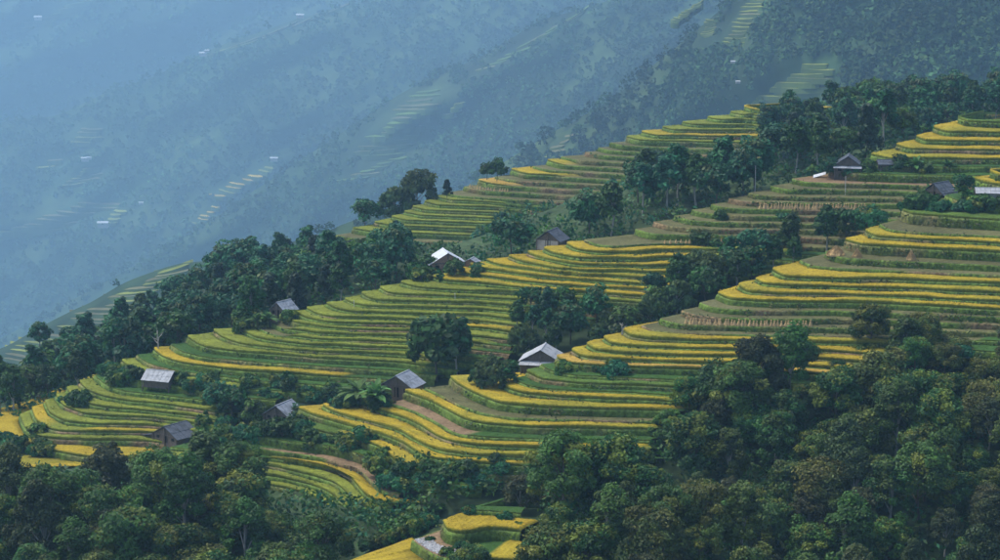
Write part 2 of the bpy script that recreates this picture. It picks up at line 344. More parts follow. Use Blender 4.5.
def build_levels(lines, ref, Dref, alpha, dpx, smooth_w=7):
    S = Spur(); n = len(lines)
    pts = [np.array(l[1], float) for l in lines]
    right = max(p[-1, 0] for p in pts) + (130 if len(lines) == 40 else 0)
    ext = []
    for p in pts:                       # let every line run to the same right end
        q = p
        if p[-1, 0] < right:
            s = (p[-1, 1] - p[-2, 1]) / (p[-1, 0] - p[-2, 0])
            q = np.vstack([p, [right, p[-1, 1] + s * (right - p[-1, 0])]])
        ext.append(q)
    tips = np.array([p[0, 0] for p in ext])
    gx = np.arange(min(tips), right + .5, 1.0)
    Y = np.stack([np.interp(gx, p[:, 0], p[:, 1]) for p in ext])
    k = np.exp(-.5 * (np.arange(-14, 15) / 5.0) ** 2); k /= k.sum()
    Ys = np.stack([np.convolve(np.pad(y, 14, mode='edge'), k, 'valid') for y in Y])
    near = np.clip((gx[None] - tips[:, None]) / 14.0, 0, 1)       # keep the tips where they were drawn
    Y = Y * (1 - near) + Ys * near
    sp = np.zeros(n - 1)
    for i in range(n - 1):              # typical spacing between a terrace and the one below
        a = max(tips[i], tips[i + 1]); sel = (gx > a + 15) & (gx < a + 260)
        sp[i] = np.median(Y[i + 1, sel] - Y[i, sel])
    for i in range(n - 1):              # never let two edges run closer than a tread needs
        sel = gx >= tips[i]
        mn = (alpha + .10) * sp[i]
        Y[i + 1, sel] = np.maximum(Y[i + 1, sel], Y[i, sel] + mn)
    z = np.zeros(n); pr, pyr = ref[1], np.interp(ref[1], gx, Y[ref[0]])
    z[ref[0]] = at_dist(pr, pyr, Dref)[2]
    def Dof(i):
        a = tips[i] + 60; return on_plane(a, np.interp(a, gx, Y[i]), z[i])[1]
    for i in range(ref[0], n - 1): z[i + 1] = z[i] - alpha * sp[i] * Dof(i) / FPX
    for i in range(ref[0], 0, -1): z[i - 1] = z[i] + alpha * sp[i - 1] * Dof(i) / FPX
    nc = int((right - min(tips)) / dpx)
    C = np.zeros((n, NWRAP + nc, 3)); PX = np.zeros((n, NWRAP + nc)); S.PY = np.zeros((n, NWRAP + nc))
    T = np.stack([on_plane(tips[i], Y[i][np.searchsorted(gx, tips[i])], z[i]) for i in range(n)])
    d = np.gradient(T[:, :2], axis=0) * -1                          # direction up the crest
    kk = np.ones(smooth_w) / smooth_w
    d = np.stack([np.convolve(np.pad(d[:, j], smooth_w // 2, mode='edge'), kk, 'valid') for j in (0, 1)], 1)
    d /= np.linalg.norm(d, axis=1)[:, None]
    ca, sa = math.cos(R(14)), math.sin(R(14))
    d = np.stack([d[:, 0] * ca - d[:, 1] * sa, d[:, 0] * sa + d[:, 1] * ca], 1)
    ws = np.array([48, 34, 24, 16, 10.5, 6.5, 3.6, 1.7, .6])
    for i in range(n):
        px = np.linspace(tips[i], right, nc); PX[i, NWRAP:] = px; PX[i, :NWRAP] = tips[i]
        yy = np.interp(px, gx, Y[i]); S.PY[i, NWRAP:] = yy; S.PY[i, :NWRAP] = yy[0]
        C[i, NWRAP:] = on_plane(px, yy, z[i])
        nx = np.arange(nc) * 1.0; wob = (fbm(np.c_[C[i, NWRAP:, 0], np.full(nc, i * 31.0)], 7.0, 17, 2) - .5) * .9
        C[i, NWRAP:, 1] += wob * np.clip(nx / 8, 0, 1)
        C[i, :NWRAP, :2] = T[i, :2] + d[i] * (ws * (.3 if i < 2 or (n == 40 and i > 32) else 1.0))[:, None]; C[i, :NWRAP, 2] = z[i]
    S.C, S.PX, S.z, S.kinds, S.n, S.sp, S.tips, S.Y, S.gx = C, PX, z, [l[0] for l in lines], n, sp, tips, Y, gx
    return S
HC = .75
def terrace_meshes(S, i, seed):
    """bank + tread of level i, and the crop standing on it"""
    z = S.z[i]; out = S.C[i]; nc = len(out)
    zl = S.z[i + 1] if i + 1 < S.n else z - (S.z[i - 1] - z)
    if i > 0: inn = S.C[i - 1][:, :2]
    else:
        dd = np.array([.25, 1.0]); inn = out[:, :2] + dd * np.linspace(.2, 9, nc).clip(.2, 9)[:, None] ** .5 * 2.2
    v = inn - out[:, :2]; dep = np.maximum(np.linalg.norm(v, axis=1), .05); u = v / dep[:, None]
    P2 = out[:, :2]
    base = z - HC
    zf = zl - HC
    # --- colours and crop heights along the terrace
    kd = kind_at(S.kinds[i], S.PX[i] + 0.0)
    kd = np.where(S.PY[i] > S.edge(S.PX[i]), 'w', kd)
    h = np.zeros(nc); top = np.zeros((nc, 3)); var = np.zeros(nc)
    for kk, (hh, c, vv) in KIND.items():
        s = kd == kk
        if s.any(): h[s] = hh; top[s] = PAL[c]; var[s] = vv
    w = np.ones(5) / 5
    h = np.convolve(np.pad(h, 2, mode='edge'), w, 'valid')
    top = np.stack([np.convolve(np.pad(top[:, c], 2, mode='edge'), w, 'valid') for c in range(3)], 1)
    nz = fbm(np.c_[P2, np.full(nc, z * 3)], 14, seed, 3)[:, None] - .5
    nf = rng.random((nc, 1)) - .5
    bare = (kd == 's') | (kd == 'd')
    h = h * (.78 + .44 * vnoise(np.c_[P2, np.full(nc, z * 2)], 6, seed + 21))
    # --- bank
    bn = fbm(np.c_[P2, np.full(nc, z * 5)], 9, seed + 3, 3)[:, None]
    brown = np.clip((bn - .54 + .06 * (S.kinds[i] in 'sdt')) * 5, 0, 1)
    bank = np.array(PAL['bank']) * (1 - brown) + np.array(PAL['bankbrown']) * brown
    bank = bank * (1 + .35 * nf)
    rows = []; cols = []
    def row(off, zz, c):
        rows.append(np.c_[P2 + u * np.clip(off, -9, np.maximum(dep - .05, .02))[:, None] if np.ndim(off) else P2 + u * np.minimum(off, dep * .9)[:, None], zz * np.ones(nc)]); cols.append(c * np.ones((nc, 3)))
    j = lambda a: (rng.random(nc) - .5) * a
    hh_ = base - zf
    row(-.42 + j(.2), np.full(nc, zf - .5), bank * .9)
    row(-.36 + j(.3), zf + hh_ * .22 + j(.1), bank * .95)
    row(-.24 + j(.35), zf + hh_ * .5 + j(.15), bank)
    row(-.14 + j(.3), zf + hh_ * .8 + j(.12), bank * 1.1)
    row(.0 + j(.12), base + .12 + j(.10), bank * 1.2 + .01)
    row(np.full(nc, .38), np.full(nc, base + .02), np.array(PAL['stub']) * .8)
    rows.append(np.c_[inn + u * .3, np.full(nc, base)]); cols.append(np.array(PAL['stub']) * .8 * np.ones((nc, 3)))
    keep = ~((S.PY[i] > S.edge(S.PX[i]) + 16) & (S.PX[i] > S.tips[i] + 30))
    def kf(F): q = F % nc; return F[keep[q].any(1)]
    V = np.concatenate(rows); F = kf(grid_faces(len(rows), nc))
    if len(F) == 0: return None, None
    bank_me = mesh_np('terrace_bank', V, F, np.concatenate(cols), smooth=True)
    # --- crop
    topc = top * (1 + var[:, None] * 2.2 * nz) * (1 + .22 * nf)
    greenish = np.clip(nz * 2.4 + .05, 0, .55) * (kd == 'g')[:, None]
    topc = topc * (1 - greenish) + np.array(PAL['lime']) * greenish
    stem = np.array(PAL['stem']) * (1 + .3 * nf); stem = np.where(bare[:, None], topc, stem)
    rows.clear(); cols.clear()
    e = np.minimum(.28, dep * .25)
    lump = (fbm(np.c_[P2, np.full(nc, z)], 3.5, seed + 8, 2) - .5) * .28
    jz = lambda a: (rng.random(nc) - .5) * a * np.minimum(1, h * 1.5)
    row(e, np.full(nc, base - .02), stem * .8)
    row(e - np.minimum(.08, e * .3) + j(.06), base + h * .45, stem)
    row(e - np.minimum(.14, e * .5) + j(.14), base + h * .80 + jz(.1), stem * .45 + topc * .55)
    row(e + np.minimum(.10, dep * .1) + j(.1), base + h + lump * h + jz(.16), topc)
    for fr in (.3, .55, .8):
        row(np.maximum(dep * fr, e + .12), base + h + lump * h * .6 + jz(.14), topc * (1 + .22 * (rng.random((nc, 1)) - .5)))
    back = np.maximum(dep - .35, dep * .9)
    row(back, base + h * .95 + jz(.1), topc * .95)
    row(np.maximum(dep - .3, dep * .93), np.full(nc, base - .02), stem * .8)
    V = np.concatenate(rows); F = kf(grid_faces(len(rows), nc)); Cc = np.concatenate(cols)
    # ears and blades standing out of the crop
    vis = np.where(keep[:-1] & keep[1:] & (h[:-1] > .3) & (S.PX[i][:-1] > -25) & (S.PX[i][:-1] < 1025))[0]
    if len(vis):
        seg = np.linalg.norm(P2[1:] - P2[:-1], axis=1); dens = S.tuft
        cnt = rng.poisson(np.minimum(seg[vis] * np.minimum(dep[vis], 5.0) * dens, 40)); q = np.repeat(vis, cnt); m = len(q)
        if m:
            a_ = rng.random(m); t_ = rng.random(m) ** 1.3 * .85 + .04
            p_ = (P2[q] + u[q] * (dep[q] * t_)[:, None]) * (1 - a_[:, None]) + (P2[q + 1] + u[q + 1] * (dep[q + 1] * t_)[:, None]) * a_[:, None]
            zt = base + h[q] - .05; th = rng.uniform(.08, .20, m) * S.tsize; an = rng.uniform(0, 3.14, m); w_ = .09 * S.tsize
            dx, dy = np.cos(an) * w_, np.sin(an) * w_; lx, ly = rng.normal(size=(2, m)) * .12
            tv = np.stack([np.c_[p_[:, 0] - dx, p_[:, 1] - dy, zt], np.c_[p_[:, 0] + dx, p_[:, 1] + dy, zt], np.c_[p_[:, 0] + lx, p_[:, 1] + ly, zt + th]], 1).reshape(-1, 3)
            tc_ = topc[q] * rng.uniform(.82, 1.4, (m, 1)); F = [F, np.arange(m * 3).reshape(-1, 3) + len(V)]
            V = np.concatenate([V, tv]); Cc = np.concatenate([Cc, np.repeat(tc_, 3, 0)])
    crop_me = mesh_np('crop', V, F, Cc, smooth=True)
    return bank_me, crop_me
def build_spur(name, S, seed):
    root = empty(name); tag(root, kind='structure')
    for i in range(S.n):
        b, c = terrace_meshes(S, i, seed + i)
        if b is None: continue
        t = obj('rice_terrace', b, M_BANK, root)
        obj('crop', c, M_CROP, t)
    return root
SF = build_levels(FRONT, (28, 540), 372.0, .67, 2.8)
SM = build_levels(MIDDLE, (24, 516), 455.0, .69, 3.0)
SB = build_levels(BACK, (18, 470), 640.0, .68, 3.4)
NEAR = [
 ('w', [(470,507),(480,506.5),(490,507),(560,513),(640,530),(700,545)]),
 ('g', [(442,520),(447,528),(460,531),(490,526),(560,532),(640,548),(700,565)]),
 ('k', [(412,536),(424,545),(440,553),(480,556),(560,560),(640,575),(700,592)]),
 ('g', [(318,572),(345,581),(400,588),(450,590),(560,592),(700,620)]),
]
SN = build_levels(NEAR, (1, 480), 318.0, .45, 2.0, 3)
SN.edge = lambda px: np.where(px < 520, 900., 400.)
for S_, a_, b_ in ((SF, 2.0, 1.1), (SM, 1.3, 1.25), (SB, .8, 1.5), (SN, 4.0, .9)): S_.tuft, S_.tsize = a_, b_
SF.edge, SM.edge, SB.edge = E_FRONT, E_MID, E_BACK
build_spur('front_terraced_hillside', SF, 100)
build_spur('middle_terraced_hillside', SM, 300)
build_spur('back_terraced_hillside', SB, 500)
build_spur('near_terraced_hillside', SN, 700)
def on_spur(S, px, py):
    """point of a terraced spur that shows at this pixel"""
    ys = np.array([np.interp(px, S.gx, y) for y in S.Y]); ok = S.tips <= px + 1
    lv = np.where(ok)[0]; ys = ys[lv]
    z = np.interp(py, ys, S.z[lv]) - HC
    if py > ys[-1]: z = S.z[lv[-1]] - HC - (py - ys[-1]) * .6 * .18
    return on_plane(px, py, z)

# ------------------------------------------------------------------ near ground under terraces and woods
GS = []                                 # ground samples x, y, z
for S in (SF, SM, SB, SN):
    c = S.C[:, 4::10].reshape(-1, 3).copy(); c[:, 2] -= HC + 1.7; GS.append(c)
def fg_ground(px, py):                  # slope with the near wood, below the terraces on the left
    tab = [(-150,480,372),(0,480,368),(100,480,366),(200,500,364),(300,520,357),(400,525,350),(-150,560,330),(0,560,330),(150,565,328),(300,580,322),(420,600,312),(-150,680,282),(100,690,280),(400,720,272),
           (520,540,330),(640,560,325),(640,640,300),(800,640,300),(1000,640,300),(1150,640,300),(520,740,262),(800,760,258),(1150,760,258),(-100,800,235),(400,840,225),(900,860,222)]
    t = np.array(tab, float); w = 1 / ((t[:, 0] - px) ** 2 * .35 + (t[:, 1] - py) ** 2 + 60) ** 1.5
    return at_dist(px, py, (w * t[:, 2]).sum() / w.sum())
FGT = [fg_ground(px, py) for py in (500, 540, 590, 640, 700, 780, 860) for px in range(-200, 450, 60)] + \
      [fg_ground(px, py) for py in (640, 700, 780, 860) for px in range(460, 1200, 70)]
GS.append(np.array(FGT) - [0, 0, .3])
WOODG = [(0,408,545),(60,378,565),(100,358,580),(150,335,595),(200,310,608),(250,288,615),(300,265,622),(-100,440,520),(-100,470,470),(0,432,480),(80,400,500),(150,368,520),(220,340,530),(300,310,540),(-250,520,500)]
WG = np.array([at_dist(*w) for w in WOODG]); GS.append(WG)
bx = [(-420, 300, 20), (-300, 480, 0), (-420, 640, -60), (-100, 760, -40), (100, 800, -10), (300, 830, 10), (-420, 900, -200), (0, 950, -160), (400, 950, -90), (-420, 150, 40), (420, 150, 80), (420, 300, 85), (420, 480, 100), (420, 700, 110),
      (-420, 1100, -300), (0, 1100, -300), (420, 1100, -260)]
tb = SB.C[:, NWRAP]; bk = []                # the far side of the back spur drops away
for q in list(tb[::2]) + list(WG[:8]):
    bk += [q + [-12, 62, -34], q + [-6, 95, -75], q + [0, 150, -130]]
bk += [np.array([x, SB.C[0, NWRAP, 1] + dy, SB.z[0] - dz]) for x in (110, 150, 190, 240, 300) for dy, dz in ((40, 14), (70, 40), (110, 85), (160, 140))]
GS.append(np.array(bk)); GS.append(np.array(bx, float)); GS = np.concatenate(GS)
def ground_z(xy, k=10):
    xy = np.atleast_2d(xy).astype(float); out = np.zeros(len(xy))
    for a in range(0, len(xy), 400):
        q = xy[a:a + 400]; d2 = ((q[:, None] - GS[None, :, :2]) ** 2).sum(2)
        idx = np.argpartition(d2, k, axis=1)[:, :k]; dd = np.take_along_axis(d2, idx, 1)
        w = 1 / (dd + 4.0) ** 1.5; out[a:a + 400] = (w * GS[idx, 2]).sum(1) / w.sum(1)
    return out
gx_ = np.arange(-420, 421, 7.0); gy_ = np.arange(150, 1101, 7.0)
GX, GY = np.meshgrid(gx_, gy_); P = np.c_[GX.ravel(), GY.ravel()]
gz = ground_z(P)
gz += (fbm(P, 25, 3) - .5) * .8
def back_crest(px):                     # where the far spur's crest and the ridge wood stand against the valley
    a = [(w[0], w[2]) for w in WOODG[:7]] + [(float(S_), float(D_)) for S_, D_ in zip(SB.tips[::-1], SB.C[::-1, NWRAP, 1])] + [(860, SB.C[0, NWRAP, 1] + 25), (1100, SB.C[0, NWRAP, 1] + 40)]
    a = np.array(sorted(a)); return np.interp(px, a[:, 0], a[:, 1])
qpx = to_px(np.c_[P, gz])[0]; over_ = P[:, 1] - back_crest(qpx) - 10
gz -= np.clip(over_, 0, 300) * .85
gcol = np.array([.032, .055, .022]) * (.7 + .8 * fbm(P, 30, 4))[:, None]
gnd = obj('hillside_ground', mesh_np('hillside_ground', np.c_[P, gz], grid_faces(len(gy_), len(gx_)), gcol, True), M_GROUND)
tag(gnd, kind='structure')
GZ = gz.reshape(len(gy_), len(gx_))
def gz_at(x, y):
    fx = np.clip((np.asarray(x) - gx_[0]) / 7.0, 0, len(gx_) - 1.001); fy = np.clip((np.asarray(y) - gy_[0]) / 7.0, 0, len(gy_) - 1.001)
    i = fx.astype(int); j = fy.astype(int); a = fx - i; b = fy - j
    return GZ[j, i] * (1 - a) * (1 - b) + GZ[j, i + 1] * a * (1 - b) + GZ[j + 1, i] * (1 - a) * b + GZ[j + 1, i + 1] * a * b
# one wide valley sheet out to the foot of the far mountains
vx = np.linspace(-7500, 7500, 61); vy = np.linspace(-300, 10500, 61); VX, VY = np.meshgrid(vx, vy); P = np.c_[VX.ravel(), VY.ravel()]
vz = -1250 + 120 * fbm(P, 1500, 9)
tag(obj('valley_ground', mesh_np('valley_ground', np.c_[P, vz], grid_faces(61, 61), np.array([.035, .06, .025]) * np.ones((len(P), 3)), True), M_GROUND), kind='structure')

# ------------------------------------------------------------------ far mountain slopes
def leaves(P, outw, size, r, asp=1.7, droop=0.0, upb=.35):
    n = len(P)
    nrm = outw * .7 + r.normal(size=(n, 3)) * .55 + np.array([0, 0, upb]); nrm /= np.linalg.norm(nrm, axis=1)[:, None]
    t = np.cross(nrm, r.normal(size=(n, 3))); t /= np.linalg.norm(t, axis=1)[:, None] + 1e-9
    if droop: t = t * (1 - droop) + np.array([0, 0, -1.0]) * droop; t /= np.linalg.norm(t, axis=1)[:, None]
    b = np.cross(nrm, t); b /= np.linalg.norm(b, axis=1)[:, None] + 1e-9
    s = size * r.uniform(.6, 1.4, n)[:, None]
    q = np.stack([P - t * s * asp / 2, P + b * s / 2 - t * s * .1, P + t * s * asp / 2, P - b * s / 2 - t * s * .1], 1)
    return q.reshape(-1, 3), np.arange(n * 4).reshape(-1, 4)
CLEAR = []                              # cleared polygons on the far slopes
def inside(poly, px, py):
    px = np.asarray(px); py = np.asarray(py); r = np.zeros(px.shape, bool); p = np.array(poly, float); j = len(p) - 1
    for i in range(len(p)):
        c = ((p[i, 1] > py) != (p[j, 1] > py)) & (px < (p[j, 0] - p[i, 0]) * (py - p[i, 1]) / (p[j, 1] - p[i, 1] + 1e-9) + p[i, 0])
        r ^= c; j = i
    return r
FARP = {  # cleared, terraced patches: top edge, bottom edge, steps, colours
 'P1': ('G1', (793,64), (838,64), (742,106), (842,106), 10, ('lime', 'stub')),
 'P2': ('G1', (746,-8), (776,-8), (712,50), (744,49), 16, ('lime', 'stub')),
 'P2b': ('G1', (702,20), (722,18), (698,36), (716,33), 8, ('lime', 'stub')),
 'P3': ('G2', (405,92), (455,90), (342,156), (412,152), 15, ('stub', 'green')),
 'P3b': ('G2', (452,104), (470,102), (440,114), (458,112), 3, ('lime', 'stub')),
 'P4': ('G2', (380,160), (412,156), (330,180), (376,176), 6, ('green', 'stub')),
 'P5': ('G3', (262,167), (279,169), (202,193), (232,197), 8, ('lime', 'gold')),
 'P5b': ('G3', (206,207), (223,208), (190,222), (207,225), 5, ('gold', 'lime')),
 'P6': ('G3', (76,128), (112,128), (62,142), (104,142), 4, ('stub', 'lime')),
 'P6b': ('G3', (80,169), (106,168), (48,186), (104,181), 6, ('lime', 'stub')),
 'P6c': ('G3', (42,160), (66,160), (30,168), (64,166), 2, ('lime', 'stub')),
 'P7': ('G3', (58,202), (132,206), (-20,236), (60,232), 9, ('stub', 'lime')),
 'P7b': ('G3', (108,210), (130,212), (104,222), (124,222), 4, ('lime', 'gold')),
 'P9': ('G1', (560,138), (576,134), (535,158), (566,156), 5, ('stub', 'lime')),
 'P8': ('G0', (152,274), (205,263), (-57,373), (66,392), 26, ('stub', 'lime')),
 'PA': ('G3', (306,18), (350,4), (196,58), (250,44), 9, ('stub', 'lime')),
 'PB': ('G2', (556,24), (600,4), (470,72), (500,66), 10, ('green', 'stub')),
 'PC': ('G1', (690,6), (706,0), (668,22), (682,22), 10, ('lime', 'green')),
 'PD': ('G4', (60,6), (110,-2), (0,28), (50,26), 6, ('stub', 'green')),
}
for k, (ly, a, b, c, d, n, cols) in FARP.items(): CLEAR.append([np.array(a) + (-2, -3), np.array(b) + (1, -3), np.array(d) + (1, 4), np.array(c) + (-2, 4)])
class Layer: pass
LAY = {}
def far_layer(key, crest, kap, amp, rows, drow, seed):
    Lr = Layer(); c = np.array(crest, float); c = c[np.argsort(c[:, 0])]
    px = np.arange(c[0, 0], c[-1, 0] + 1, 7.0)
    pyc = np.interp(px, c[:, 0], c[:, 1]); Dc = np.interp(px, c[:, 0], c[:, 2])
    ker = np.ones(9) / 9; pyc = np.convolve(np.pad(pyc, 4, mode='edge'), ker, 'valid')
    pyc = pyc + (fbm(np.c_[px, 0 * px], 60, seed) - .5) * 9
    off = np.arange(rows) * drow
    def D(PXs, PYs):
        c0 = np.interp(PXs, px, pyc); d0 = np.interp(PXs, px, Dc)
        t1 = PYs + .55 * PXs; t2 = PXs - .55 * PYs
        sh = PXs.shape; q = np.c_[t1.ravel() / 75, t2.ravel() / 230]
        f_ = fbm(q, 1.0, seed + 5, 3).reshape(sh); nz = np.sqrt((f_ - .5) ** 2 + .004) * 1.7
        edge_ = np.clip((PYs - c0) / 25, 0, 1)
        return d0 * (1 - kap * (PYs - c0)) + amp * (nz - .35) * edge_
    PXg, OF = np.meshgrid(px, off); PYg = OF + pyc[None]
    P = at_dist(PXg, PYg, D(PXg, PYg))
    back = P[0][None] + np.array([[0, 60, -40], [0, 260, -190], [0, 700, -480]])[::-1][:, None] * 1.0
    P = np.concatenate([back, P]); nr = len(P)
    q = P.reshape(-1, 3)[:, :2]
    f1 = fbm(q, 160, seed + 20); f2 = fbm(q, 420, seed + 31)
    g = np.clip((f1 - .56) * 7, 0, 1)[:, None] * .8
    col = np.array([.020, .044, .015]) * (.35 + 1.4 * f2)[:, None] * (1 - g) + np.array([.055, .092, .030]) * g
    o = obj('mountain_slope', mesh_np('mountain_slope', P.reshape(-1, 3), grid_faces(nr, len(px)), col, True), M_FAR)
    tag(o, kind='structure')
    Lr.px, Lr.pyc, Lr.D, Lr.seed, Lr.o, Lr.off = px, pyc, D, seed, o, off; LAY[key] = Lr
    return Lr
far_layer('G0', [(420,200,1687),(300,240,1716),(200,260,1758),(150,271,1787),(100,299,1830),(50,324,1873),(0,346,1916),(-100,392,2002),(-260,460,2073)], .00055, 30, 34, 7, 40)
far_layer('G1', [(1300,-150,1868),(1100,-120,1898),(900,-75,1943),(790,-32,2093),(740,-6,2242),(700,26,2362),(655,66,2451),(600,108,2511),(500,166,2571),(400,230,2616),(300,290,2661),(150,380,2691)], .00062, 220, 48, 7, 41)
far_layer('G2', [(1000,-170,3444),(800,-80,3612),(700,-30,3780),(620,-2,3948),(540,22,4116),(470,62,4284),(405,90,4368),(345,130,4452),(270,182,4536),(200,226,4620),(120,276,4704),(0,340,4788),(-200,420,4872)], .00062, 400, 48, 7, 42)
far_layer('G3', [(800,-160,5529),(600,-80,5702),(430,-20,5875),(360,4,5961),(300,18,6048),(240,40,6134),(200,55,6220),(140,84,6307),(60,112,6393),(0,126,6480),(-250,170,6652)], .00060, 560, 50, 7, 43)
far_layer('G4', [(1000,-190,7680),(500,-150,8000),(0,-110,8320),(-300,-90,8480)], .00050, 700, 60, 7, 44)
def far_wood(key, n, rad, sub, limit):
    Lr = LAY[key]; r = np.random.default_rng(Lr.seed * 7)
    px = r.uniform(max(-60, Lr.px[0]), min(1060, Lr.px[-1]), n * 3); py = np.interp(px, Lr.px, Lr.pyc) + r.uniform(0, 1, n * 3) ** 1.0 * limit
    ok = (py < 400) & (py > -60)
    for poly in CLEAR: ok &= ~inside(poly, px, py)
    P = at_dist(px, py, Lr.D(px, py))
    dens = fbm(P[:, :2], 160, Lr.seed + 20); ok &= r.random(len(px)) > np.clip((dens - .54) * 7, 0, .22)
    px, py, P = px[ok][:n], py[ok][:n], P[ok][:n]; n = len(P)
    s = rad * r.uniform(.6, 1.35, n); nq = sub
    e = r.normal(size=(n, nq, 3)); e /= np.linalg.norm(e, axis=2)[..., None]; e[..., 2] = np.abs(e[..., 2]) * 1.3 - .35
    Q = P[:, None] + e * s[:, None, None] * r.uniform(.55, 1.05, (n, nq, 1)) * np.array([1, 1, 1.2]) + np.stack([0 * s, 0 * s, s * .9], 1)[:, None]
    V, F = leaves(Q.reshape(-1, 3), e.reshape(-1, 3), rad * {34: .46, 22: .58, 14: .70, 10: .8}[nq], r, 1.3); nv = nq * 4
    big = fbm(P[:, :2], 220, Lr.seed + 60)
    base = np.array([.024, .058, .018])[None] * (.15 + 1.5 * np.clip((big - .5) * 1.6 + .5, 0, 1) + .9 * r.random(n) ** 2)[:, None]
    warm = r.random(n)[:, None] * np.array([.018, .012, .0])
    c = np.repeat(np.repeat((base + warm * (r.random(n)[:, None] > .6)), nq, 0) * (.65 + .7 * r.random((n * nq, 1))), 4, 0)
    o = obj('far_woodland', mesh_np('far_woodland', V, F, c, False), M_FAR)
    tag(o, {'G0': 'scattered bushes along the hazy terraced spur in the valley', 'G1': 'blue-green mountain forest behind the upper terraces', 'G2': 'hazy blue mountain forest across the valley',
            'G3': 'pale blue forest on the distant mountainside', 'G4': 'faint misty forest on the farthest mountain'}[key], 'forest', kind='stuff')
far_wood('G0', 350, 4.0, 34, 170)
far_wood('G1', 5600, 6.6, 34, 330)
far_wood('G2', 6500, 7.6, 22, 260)
far_wood('G3', 7000, 9.6, 14, 260)
far_wood('G4', 3000, 14.0, 10, 260)
# terraced patches on the far slopes: steps with a flat tread and a bank each
for k, (ly, a, b, c, d, n, cols) in FARP.items():
    Lr = LAY[ly]; a, b, c, d = map(np.array, (a, b, c, d)); r = np.random.default_rng(abs(hash(ly)) % 7 + len(k) + n)
    m = 14
    for i in range(n):
        t = i / max(n - 1, 1); l0 = a + (c - a) * t; r0 = b + (d - b) * t
        wd = (r0 - l0)[0]; l0 = l0 + (r.uniform(-.02, .22) * wd, r.uniform(-.6, .6)); r0 = r0 + (r.uniform(-.25, .06) * wd, r.uniform(-.6, .6))
        s = np.linspace(0, 1, m); px = l0[0] + (r0[0] - l0[0]) * s; py = l0[1] + (r0[1] - l0[1]) * s + r.uniform(.2, 1.6) * np.sin(s * math.pi + r.uniform(-.5, .5))
        gap = np.linalg.norm(c - a) / n * abs((c - a)[1]) / np.linalg.norm(c - a)
        Dm = Lr.D(px, py); Dm = np.minimum(np.convolve(np.pad(Dm, 2, mode='edge'), np.ones(5) / 5, 'valid'), Dm); Dm = Dm * (1 - .0035 + .010 * np.abs(2 * s - 1) ** 6)
        E = at_dist(px, py, Dm)         # front edge of the tread
        h = gap * .62 * Dm.mean() / FPX; tr = gap * .62 * Dm.mean() / FPX / .17
        fwd = np.array([E[:, 0] / Dm, np.ones(m), 0 * s]).T
        rows = [E - [0, 0, h * 2.2] - fwd * .3, E, E + fwd * (tr + 4)]
        rows[2][:, 2] = E[:, 2] + .1; rows.append(rows[2] + fwd * 3 - [0, 0, 6 + h * 2])
        crop = np.array(PAL[cols[0 if r.random() > .4 else 1]]) * r.uniform(.75, 1.2)
        bank = np.array(PAL['bank']) * r.uniform(.5, .8)
        V = np.concatenate([rows[0], rows[1], rows[1] + fwd * .05, rows[2], rows[3]])
        Cc = np.concatenate([np.tile(bank, (m, 1)), np.tile(bank, (m, 1)), np.tile(crop, (m, 1)), np.tile(crop, (m, 1)), np.tile(bank, (m, 1))])
        obj('rice_terrace', mesh_np('rice_terrace', V, grid_faces(5, m), Cc), M_FAR, Lr.o)

# ------------------------------------------------------------------ haze: one even body of air
import bmesh
bm = bmesh.new(); bmesh.ops.create_cube(bm, size=1)
hz0, hz1 = np.array([-7800., -400., -1500.]), np.array([7800., 10800., 420.])
for v in bm.verts: v.co = [(hz0[i] + hz1[i]) / 2 + v.co[i] * (hz1[i] - hz0[i]) for i in range(3)]
hm = bpy.data.meshes.new('haze'); bm.to_mesh(hm); bm.free()
mh = bpy.data.materials.new('haze_air'); mh.use_nodes = True
N = mh.node_tree.nodes; N.remove(N['Principled BSDF'])
pv = N.new('ShaderNodeVolumePrincipled'); pv.inputs['Density'].default_value = 1.32e-4
pv.inputs['Color'].default_value = (.43, .725, 1.0, 1); pv.inputs['Anisotropy'].default_value = .3
mh.node_tree.links.new(pv.outputs[0], N['Material Output'].inputs['Volume'])
hz = obj('haze', hm, mh); tag(hz, 'thin blue morning haze filling the valley', 'haze', kind='stuff')

# ------------------------------------------------------------------ trees
def tube(path, radii, k=6):
    path = np.asarray(path, float); n = len(path); V = []
    t = np.gradient(path, axis=0); t /= np.linalg.norm(t, axis=1)[:, None] + 1e-9
    a = np.linspace(0, 2 * np.pi, k, endpoint=False)
    for i in range(n):
        up = np.array([1, 0, 0]) if abs(t[i, 2]) > .7 else np.array([0, 0, 1.0])
        x = np.cross(t[i], up); x /= np.linalg.norm(x); y = np.cross(t[i], x)
        V.append(path[i] + radii[i] * (np.cos(a)[:, None] * x + np.sin(a)[:, None] * y))
    V = np.concatenate(V); i = np.arange(n - 1)[:, None] * k + np.arange(k)[None]; j = np.arange(n - 1)[:, None] * k + (np.arange(k)[None] + 1) % k
    return V, np.stack([i, j, j + k, i + k], -1).reshape(-1, 4)
def join(parts):
    V = []; F = []; o = 0
    for v, f in parts: V.append(v); F.append(np.asarray(f) + o); o += len(v)
    return np.concatenate(V), np.concatenate(F)
